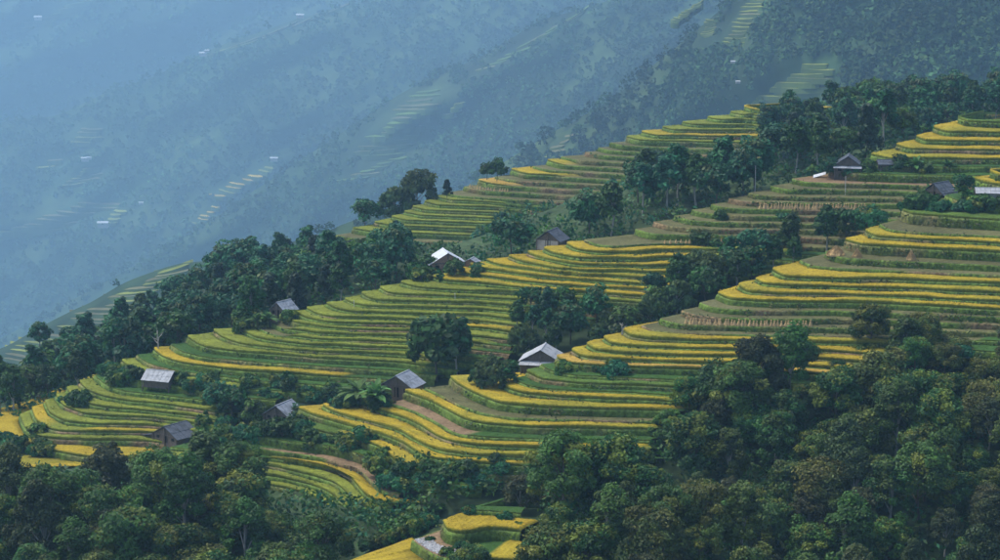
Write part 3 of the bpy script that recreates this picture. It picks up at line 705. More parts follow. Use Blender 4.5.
def make_tree(seed, h, rad, shape='round', ncl=46, nlf=95, leaf=.42, col=(.045, .085, .03), col2=None, f2=.25, bark=None, cz=.60, hz=.40, droop=0.0, gap=.0, clr=.30):
    r = np.random.default_rng(seed)
    d = r.normal(size=(ncl, 3)); d /= np.linalg.norm(d, axis=1)[:, None]
    d[:, 2] = np.where(d[:, 2] < -.55, -d[:, 2], d[:, 2])
    lump = .72 + .6 * vnoise(d * 1.3 + seed, .9, seed)
    rr = r.uniform(.35, 1, ncl) ** .5 * lump
    c = d * rr[:, None] * np.array([rad, rad, h * hz]) + np.array([0, 0, h * cz])
    if shape == 'tall': c[:, :2] *= (1.15 - .55 * np.clip((c[:, 2] / h - .3) / .7, 0, 1))[:, None]
    if shape == 'umbrella': c[:, 2] = h * .78 + (c[:, 2] - h * cz) * .42
    if shape == 'cone':
        c[:, 2] = h * r.uniform(.2, .98, ncl); w = (1.02 - c[:, 2] / h) * rad * 1.25; a = r.uniform(0, 6.28, ncl)
        q = r.uniform(.5, 1, ncl); c[:, 0] = np.cos(a) * w * q; c[:, 1] = np.sin(a) * w * q
    cr = rad * clr * r.uniform(.7, 1.35, ncl)
    e = r.normal(size=(ncl, nlf, 3)); e /= np.linalg.norm(e, axis=2)[..., None]
    q = r.uniform(.3, 1, (ncl, nlf, 1)) ** .6
    P = c[:, None] + e * q * cr[:, None, None] * np.array([1.1, 1.1, .78])
    if droop: P[..., 2] -= droop * q[..., 0] * cr[:, None] * .9
    outw = e * .6 + (P - np.array([0, 0, h * cz * .9])) / rad * .5
    V, F = leaves(P.reshape(-1, 3), outw.reshape(-1, 3), leaf, r, droop=droop * .7)
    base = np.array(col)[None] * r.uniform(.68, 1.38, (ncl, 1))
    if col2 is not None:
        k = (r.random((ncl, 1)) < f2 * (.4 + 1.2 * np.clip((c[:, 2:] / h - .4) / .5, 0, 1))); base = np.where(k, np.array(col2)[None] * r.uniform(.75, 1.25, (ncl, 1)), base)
    C = np.repeat(base, nlf, 0) * r.uniform(.72, 1.3, (ncl * nlf, 1))
    crown = mesh_np('crown', V, F, np.repeat(C, 4, 0))
    tr = []; bend = r.normal(size=2) * .03 * h
    hz_ = h * (.82 if shape != 'umbrella' else .7)
    zs = np.linspace(-.06 * h, hz_, 7); path = np.c_[bend[0] * np.sin(zs / h * 3), bend[1] * np.sin(zs / h * 2.4), zs]
    r0 = .016 * h + .06
    tr.append(tube(path, np.linspace(r0, r0 * .25, 7), 7))
    for i in r.choice(ncl, min(9, ncl), replace=False):
        zb = min(max(c[i, 2] * .55, h * .18), hz_ * .9); s = np.array([np.interp(zb, zs, path[:, 0]), np.interp(zb, zs, path[:, 1]), zb])
        mid = (s + c[i]) / 2 + [0, 0, .06 * h]
        tr.append(tube([s, mid, c[i]], [r0 * .45, r0 * .3, r0 * .1], 5))
    V, F = join(tr); trunk = mesh_np('trunk', V, F, None, True)
    trunk.materials.append(bark or M_BARK); crown.materials.append(M_LEAF)
    return trunk, crown, h
def make_banana(seed, h=4.2, n=11, leaf=2.6, col=(.07, .16, .035)):
    r = np.random.default_rng(seed); cr = []; cc = []; tr = []
    for s in range(3):
        bx_, by_ = r.normal(size=2) * .7 * (s > 0); hh = h * r.uniform(.7, 1)
        tr.append(tube([[bx_, by_, -.2], [bx_, by_, hh * .3], [bx_ * 1.1, by_ * 1.1, hh * .62]], [.2, .16, .1], 6))
        for k in range(n):
            a = k * 2.4 + r.uniform(-.3, .3); L = leaf * r.uniform(.75, 1.15); el = r.uniform(.35, 1.25)
            t = np.linspace(0, 1, 6); ho = L * t * math.cos(el) * 1.0; ve = L * (t * math.sin(el) - .55 * t ** 2 * (1.1 - .4 * el))
            ctr = np.c_[bx_ + np.cos(a) * ho, by_ + np.sin(a) * ho, hh * .6 + ve]
            w = np.array([.05, .26, .34, .32, .22, .02]) * L / 2.4; side = np.array([-math.sin(a), math.cos(a), 0])
            lv = np.concatenate([ctr - side * w[:, None] + [0, 0, .08], ctr, ctr + side * w[:, None] + [0, 0, .08]])
            cr.append((lv, grid_faces(3, 6))); cc.append(np.tile(np.array(col) * r.uniform(.65, 1.4), (18, 1)))
    V, F = join(cr); crown = mesh_np('leaves', V, F, np.concatenate(cc)); crown.materials.append(M_LEAF)
    V, F = join(tr); tk = mesh_np('stem', V, F, np.tile(np.array([.10, .13, .05]), (len(V), 1)), True); tk.materials.append(M_BANK)
    return tk, crown, h
# kinds of tree, several meshes each: near ones carry finer leaves
T = {}
G1_, G2_, YG, OL, BR, TE = (.027, .084, .016), (.045, .112, .017), (.130, .170, .020), (.054, .094, .016), (.058, .062, .020), (.018, .098, .036)
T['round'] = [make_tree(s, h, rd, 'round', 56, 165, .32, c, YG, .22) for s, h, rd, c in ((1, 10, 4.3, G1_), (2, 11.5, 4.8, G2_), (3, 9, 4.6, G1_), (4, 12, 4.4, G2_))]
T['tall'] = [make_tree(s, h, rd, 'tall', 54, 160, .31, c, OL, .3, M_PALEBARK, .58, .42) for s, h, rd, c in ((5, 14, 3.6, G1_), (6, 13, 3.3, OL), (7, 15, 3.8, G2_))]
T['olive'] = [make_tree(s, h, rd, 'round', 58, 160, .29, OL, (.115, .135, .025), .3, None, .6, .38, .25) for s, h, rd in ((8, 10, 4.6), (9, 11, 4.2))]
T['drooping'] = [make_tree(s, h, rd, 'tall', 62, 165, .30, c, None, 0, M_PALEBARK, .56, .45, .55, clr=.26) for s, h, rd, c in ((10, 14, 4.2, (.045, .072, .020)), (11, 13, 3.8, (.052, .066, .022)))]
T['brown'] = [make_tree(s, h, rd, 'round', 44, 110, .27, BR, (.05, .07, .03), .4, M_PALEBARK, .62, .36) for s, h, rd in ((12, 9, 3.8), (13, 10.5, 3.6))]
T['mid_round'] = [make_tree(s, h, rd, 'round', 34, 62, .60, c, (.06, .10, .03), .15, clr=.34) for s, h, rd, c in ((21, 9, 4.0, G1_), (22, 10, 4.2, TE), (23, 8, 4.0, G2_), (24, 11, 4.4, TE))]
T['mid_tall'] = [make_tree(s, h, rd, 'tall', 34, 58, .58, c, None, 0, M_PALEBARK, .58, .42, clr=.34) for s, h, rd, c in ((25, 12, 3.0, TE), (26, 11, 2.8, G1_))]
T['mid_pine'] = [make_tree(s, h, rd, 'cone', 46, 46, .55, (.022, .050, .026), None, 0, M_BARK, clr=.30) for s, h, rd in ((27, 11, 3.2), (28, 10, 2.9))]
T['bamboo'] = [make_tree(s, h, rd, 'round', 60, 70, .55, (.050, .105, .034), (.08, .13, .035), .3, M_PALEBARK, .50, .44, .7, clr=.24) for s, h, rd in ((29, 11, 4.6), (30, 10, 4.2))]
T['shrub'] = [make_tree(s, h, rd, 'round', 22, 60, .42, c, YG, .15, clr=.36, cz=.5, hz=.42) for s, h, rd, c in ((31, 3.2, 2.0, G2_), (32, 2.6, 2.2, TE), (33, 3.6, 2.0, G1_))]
T['banana'] = [make_banana(s) for s in (41, 42)]
# the ten leaf-rich kinds stay apart in the label, look-alikes in one wood share it
NAMES = {'round': 'broadleaf_tree', 'tall': 'slender_tree', 'olive': 'olive_green_tree', 'drooping': 'drooping_tree', 'brown': 'bare_brown_tree', 'mid_round': 'round_crowned_tree', 'mid_tall': 'narrow_tree',
         'mid_pine': 'conifer_tree', 'bamboo': 'bamboo_clump', 'shrub': 'shrub', 'banana': 'banana_plant'}
LOOK = {'round': 'round-crowned dark green tree', 'tall': 'tall slender tree with pale trunk', 'olive': 'olive tree with yellowish young leaves', 'drooping': 'feathery tree with drooping olive boughs', 'brown': 'thin-leaved brownish tree',
        'mid_round': 'round-crowned teal green tree', 'mid_tall': 'narrow tall green tree', 'mid_pine': 'dark pointed conifer', 'bamboo': 'arching light green bamboo clump', 'shrub': 'low leafy green shrub', 'banana': 'banana plant with broad paddle leaves'}
def plant(kind, x, y, z, label, group=None, s=1.0, var=None, r=random):
    tm, cm, h = T[kind][r.randrange(len(T[kind])) if var is None else var]
    o = empty(NAMES[kind], (x, y, z), r.uniform(0, 6.28)); o.scale = (s * r.uniform(.92, 1.08), s * r.uniform(.92, 1.08), s)
    cat = {'shrub': 'shrub', 'banana': 'banana plant', 'bamboo': 'bamboo'}.get(kind, 'tree')
    tag(o, label, cat, group)
    obj('stem' if kind == 'banana' else 'trunk', tm, None, o); obj('leaves' if kind == 'banana' else 'crown', cm, None, o)
    return o
POLY1 = [(1010,66),(960,72),(920,95),(880,95),(840,100),(790,112),(770,124),(765,145),(770,160),(735,172),(690,176),(655,170),(640,174),(612,188),(602,206),(575,222),(540,236),(480,246),(430,247),(380,249),(330,251),(300,248),(250,252),(215,266),(170,284),(130,309),(80,339),(30,376),(-40,406),(-40,432),(20,420),(60,394),(100,370),(130,354),(190,334),(230,320),(290,302),(340,292),(390,280),(430,270),(480,264),(520,250),(545,242),(600,234),(650,219),(720,198),(790,174),(815,167),(870,152),(900,140),(930,124),(1010,112)]
POLY2 = [(515,296),(560,290),(580,304),(640,308),(650,282),(680,264),(720,256),(790,240),(830,230),(850,214),(866,206),(880,217),(820,240),(770,262),(720,282),(690,300),(650,318),(600,335),(560,343),(520,345)]
POLY3 = [(-60,500),(30,490),(100,478),(140,470),(180,472),(230,470),(252,498),(300,532),(350,540),(398,516),(430,494),(500,495),(560,482),(600,458),(650,444),(668,408),(692,388),(740,376),(800,376),(850,362),(884,330),(930,328),(970,340),(1030,335),(1105,345),(1105,640),(-60,640)]
NEARF = [(290,620),(330,562),(400,536),(440,518),(465,504),(540,504),(560,620)]
NOTREE = [(280,660),(298,566),(345,532),(400,504),(432,490),(490,480),(535,488),(560,560),(560,660)]
HOUSE1 = [(410,238),(486,238),(486,300),(410,300)]; HOUSE2 = [(528,222),(582,222),(582,262),(528,262)]
ft, mt = SF.C[:, NWRAP], SM.C[:, NWRAP]
def dcrest(tips, px):
    p = to_px(tips)[0]; o = np.argsort(p); return np.interp(px, p[o], tips[o, 1])
def scatter(n, x0, x1, y0, y1, mind, accept, seed, hmid=4.4):
    r = np.random.default_rng(seed); pts = []; X = r.uniform(x0, x1, n); Yv = r.uniform(y0, y1, n); Z = gz_at(X, Yv) + 1.0
    px, py = to_px(np.c_[X, Yv, Z + hmid]); ok = accept(px, py, X, Yv)
    for x, y, z in zip(X[ok], Yv[ok], Z[ok]):
        if all((x - a) ** 2 + (y - b) ** 2 > mind ** 2 for a, b, c in pts): pts.append((x, y, z))
    return pts
w1 = scatter(9000, -250, 270, 430, 760, 5.4, lambda px, py, x, y: inside(POLY1, px, py) & ~inside(HOUSE1, px, py) & ~inside(HOUSE2, px, py) & (y > dcrest(mt, px) + 7), 1)
w2 = scatter(6000, -60, 160, 380, 520, 3.8, lambda px, py, x, y: inside(POLY2, px, py) & (y > dcrest(ft, px) + 5), 2, 4.0)
w3 = scatter(12000, -130, 130, 215, 420, 5.3, lambda px, py, x, y: inside(POLY3, px, py) & ~inside(NOTREE, px, py) & (y < 425), 3, 6.0)
rr_ = random.Random(5)
def size_word(sc, lo, hi): q = (sc - lo) / (hi - lo); return 'small ' if q < .33 else ('' if q < .7 else 'large ')
def landmark(tab, px):
    for lim, w in tab:
        if px < lim: return w
    return tab[-1][1]
L1 = [(60, 'at the low end of the ridge wood'), (130, 'on the ridge behind the stilt hut'), (200, 'in the ridge wood above the stilt hut'), (270, 'in the ridge wood by the bare trunk'), (330, 'on the ridge behind the half-hidden roof'), (420, 'in the wood left of the white-roofed house'),
      (490, 'behind the white-roofed house'), (570, 'behind the dark-roofed house'), (660, 'in the belt above the striped gold terraces'), (740, 'in the belt above the stubble terraces'), (830, 'in the upper wood left of the weathered hut'), (900, 'behind the weathered huts'), (2000, 'above the highest gold field')]
L2 = [(570, 'in the gully behind the light-roofed hut'), (640, 'in the gully above the gold nose'), (720, 'in the gully beside the straw sheaves'), (800, 'in the gully beside the gold steps'), (2000, 'in the gully under the upper huts')]
def l3(px, py):
    a = landmark([(90, 'below the flat gold field'), (250, 'below the slate-roofed hut'), (380, 'below the curving terraces'), (540, 'around the stone path'), (640, 'near the big banana plant'), (740, 'below the striped gold terraces'), (850, 'below the straw sheaves'), (940, 'below the lone terrace tree'), (2000, 'at the flank of the upper terraces')], px)
    return a + (', wood edge' if py < 440 else (', mid wood' if py < 520 else ', wood foot'))
for x, y, z in w1:
    px = to_px(np.array([x, y, z]))[0]; sc = rr_.uniform(.78, 1.15)
    k = rr_.choices(['mid_round', 'mid_tall', 'mid_pine'], (6, 3, 1.2 if px < 420 else .6))[0]
    w = size_word(sc, .78, 1.15) + LOOK[k] + ' ' + landmark(L1, px)
    plant(k, x, y, z, w, w, sc, None, rr_)
for x, y, z in w2:
    px = to_px(np.array([x, y, z]))[0]; sc = rr_.uniform(.55, .9)
    k = rr_.choices(['mid_round', 'mid_tall', 'bamboo'], (6, 2, 1.6))[0]
    w = size_word(sc, .55, .9) + LOOK[k] + ' ' + landmark(L2, px)
    plant(k, x, y, z, w, w, sc, None, rr_)
for x, y, z in w3:
    px, py = to_px(np.array([x, y, z + 6])); sc = .58 + .62 * rr_.random() ** 1.4
    k = rr_.choices(['round', 'tall', 'olive', 'drooping', 'brown'], (5, 2, 2, 2.2 if px > 640 else .7, 0.5 if px < 520 or px > 850 else .2))[0]
    w = size_word(sc, .58, 1.1) + LOOK[k] + ' ' + l3(px, py)
    plant(k, x, y, z, w, w, sc, None, rr_)
print('TREES', len(w1), len(w2), len(w3))
# single trees that stand out, by the pixel of their foot and the spur they stand on
def foot(S, px, py): return on_spur(S, px, py)
def wood_foot(px, py, D0):              # first ground met along the ray beyond distance D0
    D = np.arange(D0, 1000, 1.5); P = at_dist(np.full(len(D), px), np.full(len(D), py), D)
    hit = np.where(P[:, 2] < gz_at(P[:, 0], P[:, 1]) + .5)[0]
    return P[hit[0]] if len(hit) else P[0]
SINGLES = [
 ('mid_round', foot(SM, 437, 380), 1.5, 'large dense dark tree standing on the terraces beside the plank hut', 0), ('mid_tall', foot(SM, 457, 376), 1.0, 'slim dark tree leaning by the large terrace tree', 0),
 ('round', foot(SF, 870, 346), .78, 'dark green tree standing alone on the golden upper terraces', 0), ('olive', foot(SF, 925, 352), .7, 'grey-green tree at the lower edge of the upper terraces', 1),
 ('bamboo', SB.C[19, NWRAP] + [-2, 7, -4.4], 1.25, 'big light green bamboo clump on the far spur crest', 0), ('bamboo', SB.C[21, NWRAP] + [-3, 7, -4.4], 1.15, 'smaller bamboo clump on the far spur crest', 1), ('mid_round', SB.C[23, NWRAP] + [-3, 6, -4.0], 1.0, 'dark tree left of the bamboo clumps on the spur crest', 1),
 ('mid_pine', wood_foot(447, 196, 620), .5, 'tiny dark tree on the far spur crest', 1), ('mid_round', wood_foot(497, 179, 630), .72, 'single bushy tree on the crest above the far terraces', 2), ('mid_round', wood_foot(487, 178, 630), .5, 'low bush beside the single crest tree', 0),
 ('bamboo', foot(SF, 492, 391), .66, 'light green feathery bush tree on the gold nose left of the light-roofed hut', 0), ('mid_round', foot(SF, 478, 388), .45, 'small leafy bush tree on the gold nose', 0), ('mid_round', foot(SF, 508, 386), .42, 'low bush tree under the light-roofed hut', 3),
 ('mid_round', foot(SM, 454, 279), .52, 'dark bush standing before the white-roofed house', 0), ('mid_round', foot(SM, 232, 420), .7, 'dense green tree left of the bluish-roofed stilt hut', 1), ('mid_round', foot(SM, 255, 424), .6, 'leafy tree on the bank beside the bluish-roofed stilt hut', 2), ('mid_round', foot(SM, 218, 412), .55, 'rounded tree between the slate roof and the stilt hut', 3), ('mid_round', foot(SM, 300, 428), .45, 'bush tree before the bluish-roofed stilt hut', 3),
 ('mid_round', foot(SM, 829, 177), .5, 'small tree left of the weathered hut', 1), ('mid_round', foot(SM, 868, 177), .48, 'small tree between the weathered hut and the shed', 2), ('mid_round', foot(SM, 900, 173), .5, 'small tree right of the wooden shed', 0), ('mid_round', foot(SF, 962, 199), .55, 'dark tree between the dark roof and the tin roof', 1), ('bamboo', foot(SF, 922, 207), .42, 'light green bush tree left of the dark-roofed hut', 1),
 ('round', foot(SF, 915, 374), .62, 'rounded tree below the grey-green tree at the upper terraces', 1), ('olive', foot(SF, 945, 376), .6, 'olive tree at the lower end of the upper terraces', 0),
 ('mid_tall', foot(SB, 788, 128), .95, 'tall dark tree rising over the far spur top', 0), ('mid_tall', foot(SB, 806, 125), .7, 'slim dark tree beside the tall one on the far spur top', 1), ('mid_round', foot(SB, 768, 134), .8, 'rounded dark tree on the far spur top', 3),
 ('mid_round', foot(SB, 845, 128), 1.0, 'broad tree behind the weathered hut roof', 1), ('mid_tall', foot(SB, 868, 124), .9, 'narrow tree behind the weathered hut roof', 0),
 ('mid_round', at_dist(40, 347, 575) , .62, 'lone round tree against the misty valley', 3),
 ('brown', fg_ground(112, 552), .8, 'grey-brown twiggy tree in front of the slate-roofed hut', 0), ('olive', fg_ground(240, 545), .9, 'spreading dark tree below the slate-roofed hut', 1),
 ('round', on_spur(SN, 472, 575) - [0, 0, 1], .62, 'dense dark round tree beside the stone path', 2), ('round', on_spur(SN, 552, 590) - [0, 0, 1], .95, 'full round dark tree right of the little gold field', 1), ('brown', wood_foot(520, 520, 330), .75, 'reddish brown tree at the edge of the golden terraces', 1),
 ('round', on_spur(SF, 740, 428), .95, 'broad dark tree overlapping the lower terraces', 3), ('round', on_spur(SF, 690, 415), .7, 'rounded tree against the striped golden terraces', 0),
]
for k, p, s, lab, v in SINGLES: plant(k, p[0], p[1], p[2] - .3, lab, None, s, v)
BUSH = [(SF, 890, 352, 965, 368, 20, 'at the lower end of the upper terraces'), (SM, 205, 385, 345, 402, 34, 'among the huts of the lower terraces'), (SM, 205, 400, 262, 430, 12, 'below the huts'), (SF, 222, 430, 300, 440, 20, 'on the dirt bank under the stilt hut'), (SF, 222, 440, 238, 446, 6, 'right of the slate-roofed hut'), (SM, 196, 436, 222, 446, 7, 'beside the slate-roofed hut'), (SM, 105, 368, 140, 388, 9, 'round the light-roofed stilt hut'), (SM, 180, 380, 215, 396, 6, 'right of the light-roofed stilt hut'),
        (SM, 0, 436, 52, 455, 12, 'on the bank left of the gold field'), (SM, 395, 268, 480, 284, 16, 'round the white-roofed house'), (SM, 240, 318, 296, 334, 9, 'on the terraces by the half-hidden roof'), (SF, 905, 209, 1010, 215, 11, 'under the tin-roofed hut'),
        (SM, 800, 166, 925, 178, 14, 'round the weathered huts'), (SF, 300, 440, 372, 452, 12, 'on the bank beside the dirt path'), (SF, 400, 468, 620, 486, 22, 'along the foot of the golden terraces'), (SF, 372, 452, 400, 492, 8, 'beside the winding dirt path'),
        (SM, 480, 372, 512, 388, 7, 'left of the light-roofed hut'), (SF, 340, 405, 384, 411, 12, 'by the plank hut'), (SF, 820, 222, 880, 224, 5, 'in the notch behind the upper gold field'), (SM, 40, 398, 95, 410, 5, 'on the lower green terraces'), (SM, 700, 214, 800, 232, 4, 'on the stubble terraces'),
        (SM, 640, 246, 800, 256, 10, 'below the stubble terraces'), (SF, 560, 372, 642, 376, 5, 'on the weedy bank of the golden terraces')]
for S, a, b, c, d, n, where in BUSH:
    for _ in range(n):
        p = on_spur(S, rr_.uniform(a, c), rr_.uniform(b, d)); sc = rr_.uniform(.5, 1.15); w = ('tiny' if sc < .65 else ('low' if sc < .9 else 'tall')) + ' leafy green shrub ' + where
        plant('shrub', p[0], p[1], p[2] - .2, w, w, sc, None, rr_)
BUSHN = [(430,540),(446,556),(462,548),(455,560),(505,520),(520,528),(530,545),(470,512)]
for bx_, by_ in BUSHN:
    p = on_spur(SN, bx_, by_); plant('shrub', p[0], p[1], p[2] - .3, 'low leafy green shrub beside the cobbled path', 'shrubs beside the cobbled path', rr_.uniform(.3, .6), None, rr_)
for bx_, by_ in ((366, 551), (375, 547), (385, 543), (394, 540), (403, 536), (411, 532), (419, 528), (428, 523), (436, 516), (390, 535), (410, 524)):
    p = wood_foot(bx_, by_, 318); plant('shrub', p[0], p[1], p[2] - .3, 'low leafy green shrub behind the little gold field', 'shrubs behind the little gold field', rr_.uniform(.6, 1.0), None, rr_)
BAN = [(SF, 360, 409, 1.7, 'beside the plank hut'), (SF, 376, 411, 1.55, 'beside the plank hut'), (SF, 484, 388, 1.2, 'left of the light-roofed hut'), (SF, 503, 389, 1.0, 'left of the light-roofed hut'), (SM, 296, 424, .9, 'before the stilt hut'), (SM, 288, 426, .8, 'before the stilt hut'),
       (SM, 432, 268, .8, 'behind the white-roofed house'), (SM, 906, 175, 1.1, 'by the weathered huts'), (SM, 915, 176, 1.2, 'by the weathered huts'), (SM, 924, 175, 1.0, 'by the weathered huts'), (SM, 948, 174, 1.0, 'by the weathered huts'), (SF, 962, 203, 1.2, 'between the dark roof and the tin roof'),
       (SF, 968, 205, 1.0, 'between the dark roof and the tin roof'), (SF, 930, 196, .8, 'between the dark roof and the tin roof'), (SF, 574, 496, 1.75, 'at the foot of the golden terraces'), (SF, 562, 498, 1.3, 'at the foot of the golden terraces'), (SM, 258, 330, 1.1, 'by the half-hidden roof'), (SM, 268, 328, 1.1, 'by the half-hidden roof'), (SM, 812, 176, .7, 'left of the weathered huts')]
for S, px, py, s, where in BAN:
    p = on_spur(S, px, py); plant('banana', p[0], p[1], p[2] - .1, 'banana plant with broad paddle leaves ' + where, 'banana plants ' + where, s)
# undergrowth and weeds: leaf tufts nobody could count
def undergrowth(name, P, size, per, cols, label, seed, hgt):
    r = np.random.default_rng(seed); n = len(P)
    Q = np.repeat(P, per, 0) + r.normal(size=(n * per, 3)) * np.array([.55, .55, 0]) + np.array([0, 0, 1.0]) * r.uniform(0, hgt, (n * per, 1))
    V, F = leaves(Q, r.normal(size=(n * per, 3)) * .4, size, r, 1.9, .0, .5)
    c = np.array(cols)[r.integers(0, len(cols), n)] * r.uniform(.6, 1.4, (n, 1)); c = np.repeat(c, per, 0) * r.uniform(.75, 1.25, (n * per, 1))
    o = obj(name, mesh_np(name, V, F, np.repeat(c, 4, 0)), M_LEAF); tag(o, label, 'undergrowth', kind='stuff')
r = np.random.default_rng(77)
X = r.uniform(-140, 140, 26000); Yv = r.uniform(215, 420, 26000); Z = gz_at(X, Yv); px, py = to_px(np.c_[X, Yv, Z])
ok = (px > -60) & (px < 1060) & (py > E_FRONT(px) + 4) & (py < 640) & ~((py < 486) & (px < 215)) & ~inside(NEARF, px, py)
undergrowth('undergrowth', np.c_[X, Yv, Z + r.uniform(.8, 3.0, len(X))][ok], .5, 7, [G1_, G2_, TE, OL], 'dark leafy undergrowth covering the floor of the near wood', 78, 1.6)
X = r.uniform(-260, 280, 30000); Yv = r.uniform(430, 760, 30000); Z = gz_at(X, Yv); px, py = to_px(np.c_[X, Yv, Z + 3])
THICKET = [(500,196),(560,200),(640,180),(660,200),(640,236),(560,246),(500,246),(480,240)]
ok = inside(POLY1, px, py - 4) | inside(POLY1, px, py + 6) | inside(THICKET, px, py)
ok &= Yv > dcrest(mt, px) + 3
undergrowth('undergrowth', np.c_[X, Yv, Z + 1.2][ok], .55, 10, [G2_, TE, (.05, .10, .035)], 'green undergrowth between the trees of the ridge woods', 79, 1.8)
def bank_weeds(S, seed, n, ymax):
    """ragged grass hanging on the terrace banks and on weedy treads"""
    r = np.random.default_rng(seed); P = []
    for i in range(S.n):
        c = S.C[i, NWRAP:]; vis = (S.PX[i, NWRAP:] > -30) & (S.PX[i, NWRAP:] < 1030) & (S.PY[i, NWRAP:] < ymax(S.PX[i, NWRAP:]) + 12)
        c = c[vis]
        if len(c) < 3: continue
        st = (S.z[i - 1] - S.z[i]) if i else 1.0
        k = int(n * len(c)); a = r.uniform(0, len(c) - 1.01, k); j = a.astype(int); q = c[j] + (c[j + 1] - c[j]) * (a - j)[:, None]
        m = vnoise(np.c_[q[:, :2], np.full(k, i * 7.0)], 6, seed) ; q = q[m > .46]; t = r.uniform(0, 1, len(q))
        q[:, 2] -= HC + t * st * .95; q[:, 1] -= .15 + .3 * t; P.append(q)
    return np.concatenate(P)
for S, n, e, sd, sz in ((SF, 1.0, E_FRONT, 81, .30), (SM, .7, E_MID, 82, .34), (SB, .5, E_BACK, 83, .45), (SN, 6.0, SN.edge, 84, .26)):
    undergrowth('bank_grass', bank_weeds(S, sd, n, e), sz, 3, [(.055, .10, .025), (.08, .12, .03), (.04, .085, .024), (.13, .12, .05)], 'ragged grass hanging over the terrace banks ' + {81: 'of the golden front spur', 82: 'of the middle spur', 83: 'of the far spur', 84: 'beside the cobbled path'}[sd], sd + 5, .35)

# ------------------------------------------------------------------ huts
M_FIBRE = mat_plain('fibre_cement', (.34, .36, .38), .85, .15, 2.5, .18, col2=(.26, .28, .29), thr=.56)
M_GREYROOF = mat_plain('weathered_sheet', (.26, .29, .33), .85, .15, 2.0, .22, col2=(.14, .16, .18), thr=.56)
M_SLATE = mat_plain('slate_roof', (.085, .10, .125), .8, .2, 2.5, .25, col2=(.05, .06, .07), thr=.55)
M_WHITE = mat_plain('pale_sheet', (.52, .56, .60), .6, .3, 1.5, .1, col2=(.45, .47, .48), thr=.6)
M_WOOD = mat_plain('weathered_planks', (.125, .105, .088), .9, .1, 5, .35, (3, 3, .4))
M_PALEWALL = mat_plain('limewashed_wall', (.36, .34, .31), .9, .1, 2, .15, col2=(.30, .27, .24), thr=.58)
M_CLAY = mat_plain('clay_wall', (.30, .19, .13), .95, .1, 3, .2)
M_STONE = mat_plain('pale_stone', (.30, .31, .32), .9, .15, 3, .25)
M_DARK = mat_plain('dark_opening', (.015, .014, .013), .9, .1, 3, .1)
M_STRAW = mat_plain('rice_straw', (.44, .31, .15), .95, .05, 8, .3, (2, 2, .5))
M_POLE = mat_plain('grey_pole', (.42, .41, .38), .8, .2, 3, .15)
def boxm(x0, x1, y0, y1, z0, z1):
    v = np.array([(x, y, z) for z in (z0, z1) for y in (y0, y1) for x in (x0, x1)], float)
    f = np.array([(0, 2, 3, 1), (4, 5, 7, 6), (0, 1, 5, 4), (2, 6, 7, 3), (0, 4, 6, 2), (1, 3, 7, 5)]); return v, f
def slab(p, t):
    """quad p (4,3) thickened by t along its normal"""
    p = np.array(p, float); n = np.cross(p[1] - p[0], p[3] - p[0]); n /= np.linalg.norm(n)
    v = np.concatenate([p, p - n * t]); f = np.array([(0, 1, 2, 3), (7, 6, 5, 4), (0, 4, 5, 1), (1, 5, 6, 2), (2, 6, 7, 3), (3, 7, 4, 0)]); return v, f
def M(name, vf): return mesh_np(name, vf[0], vf[1])
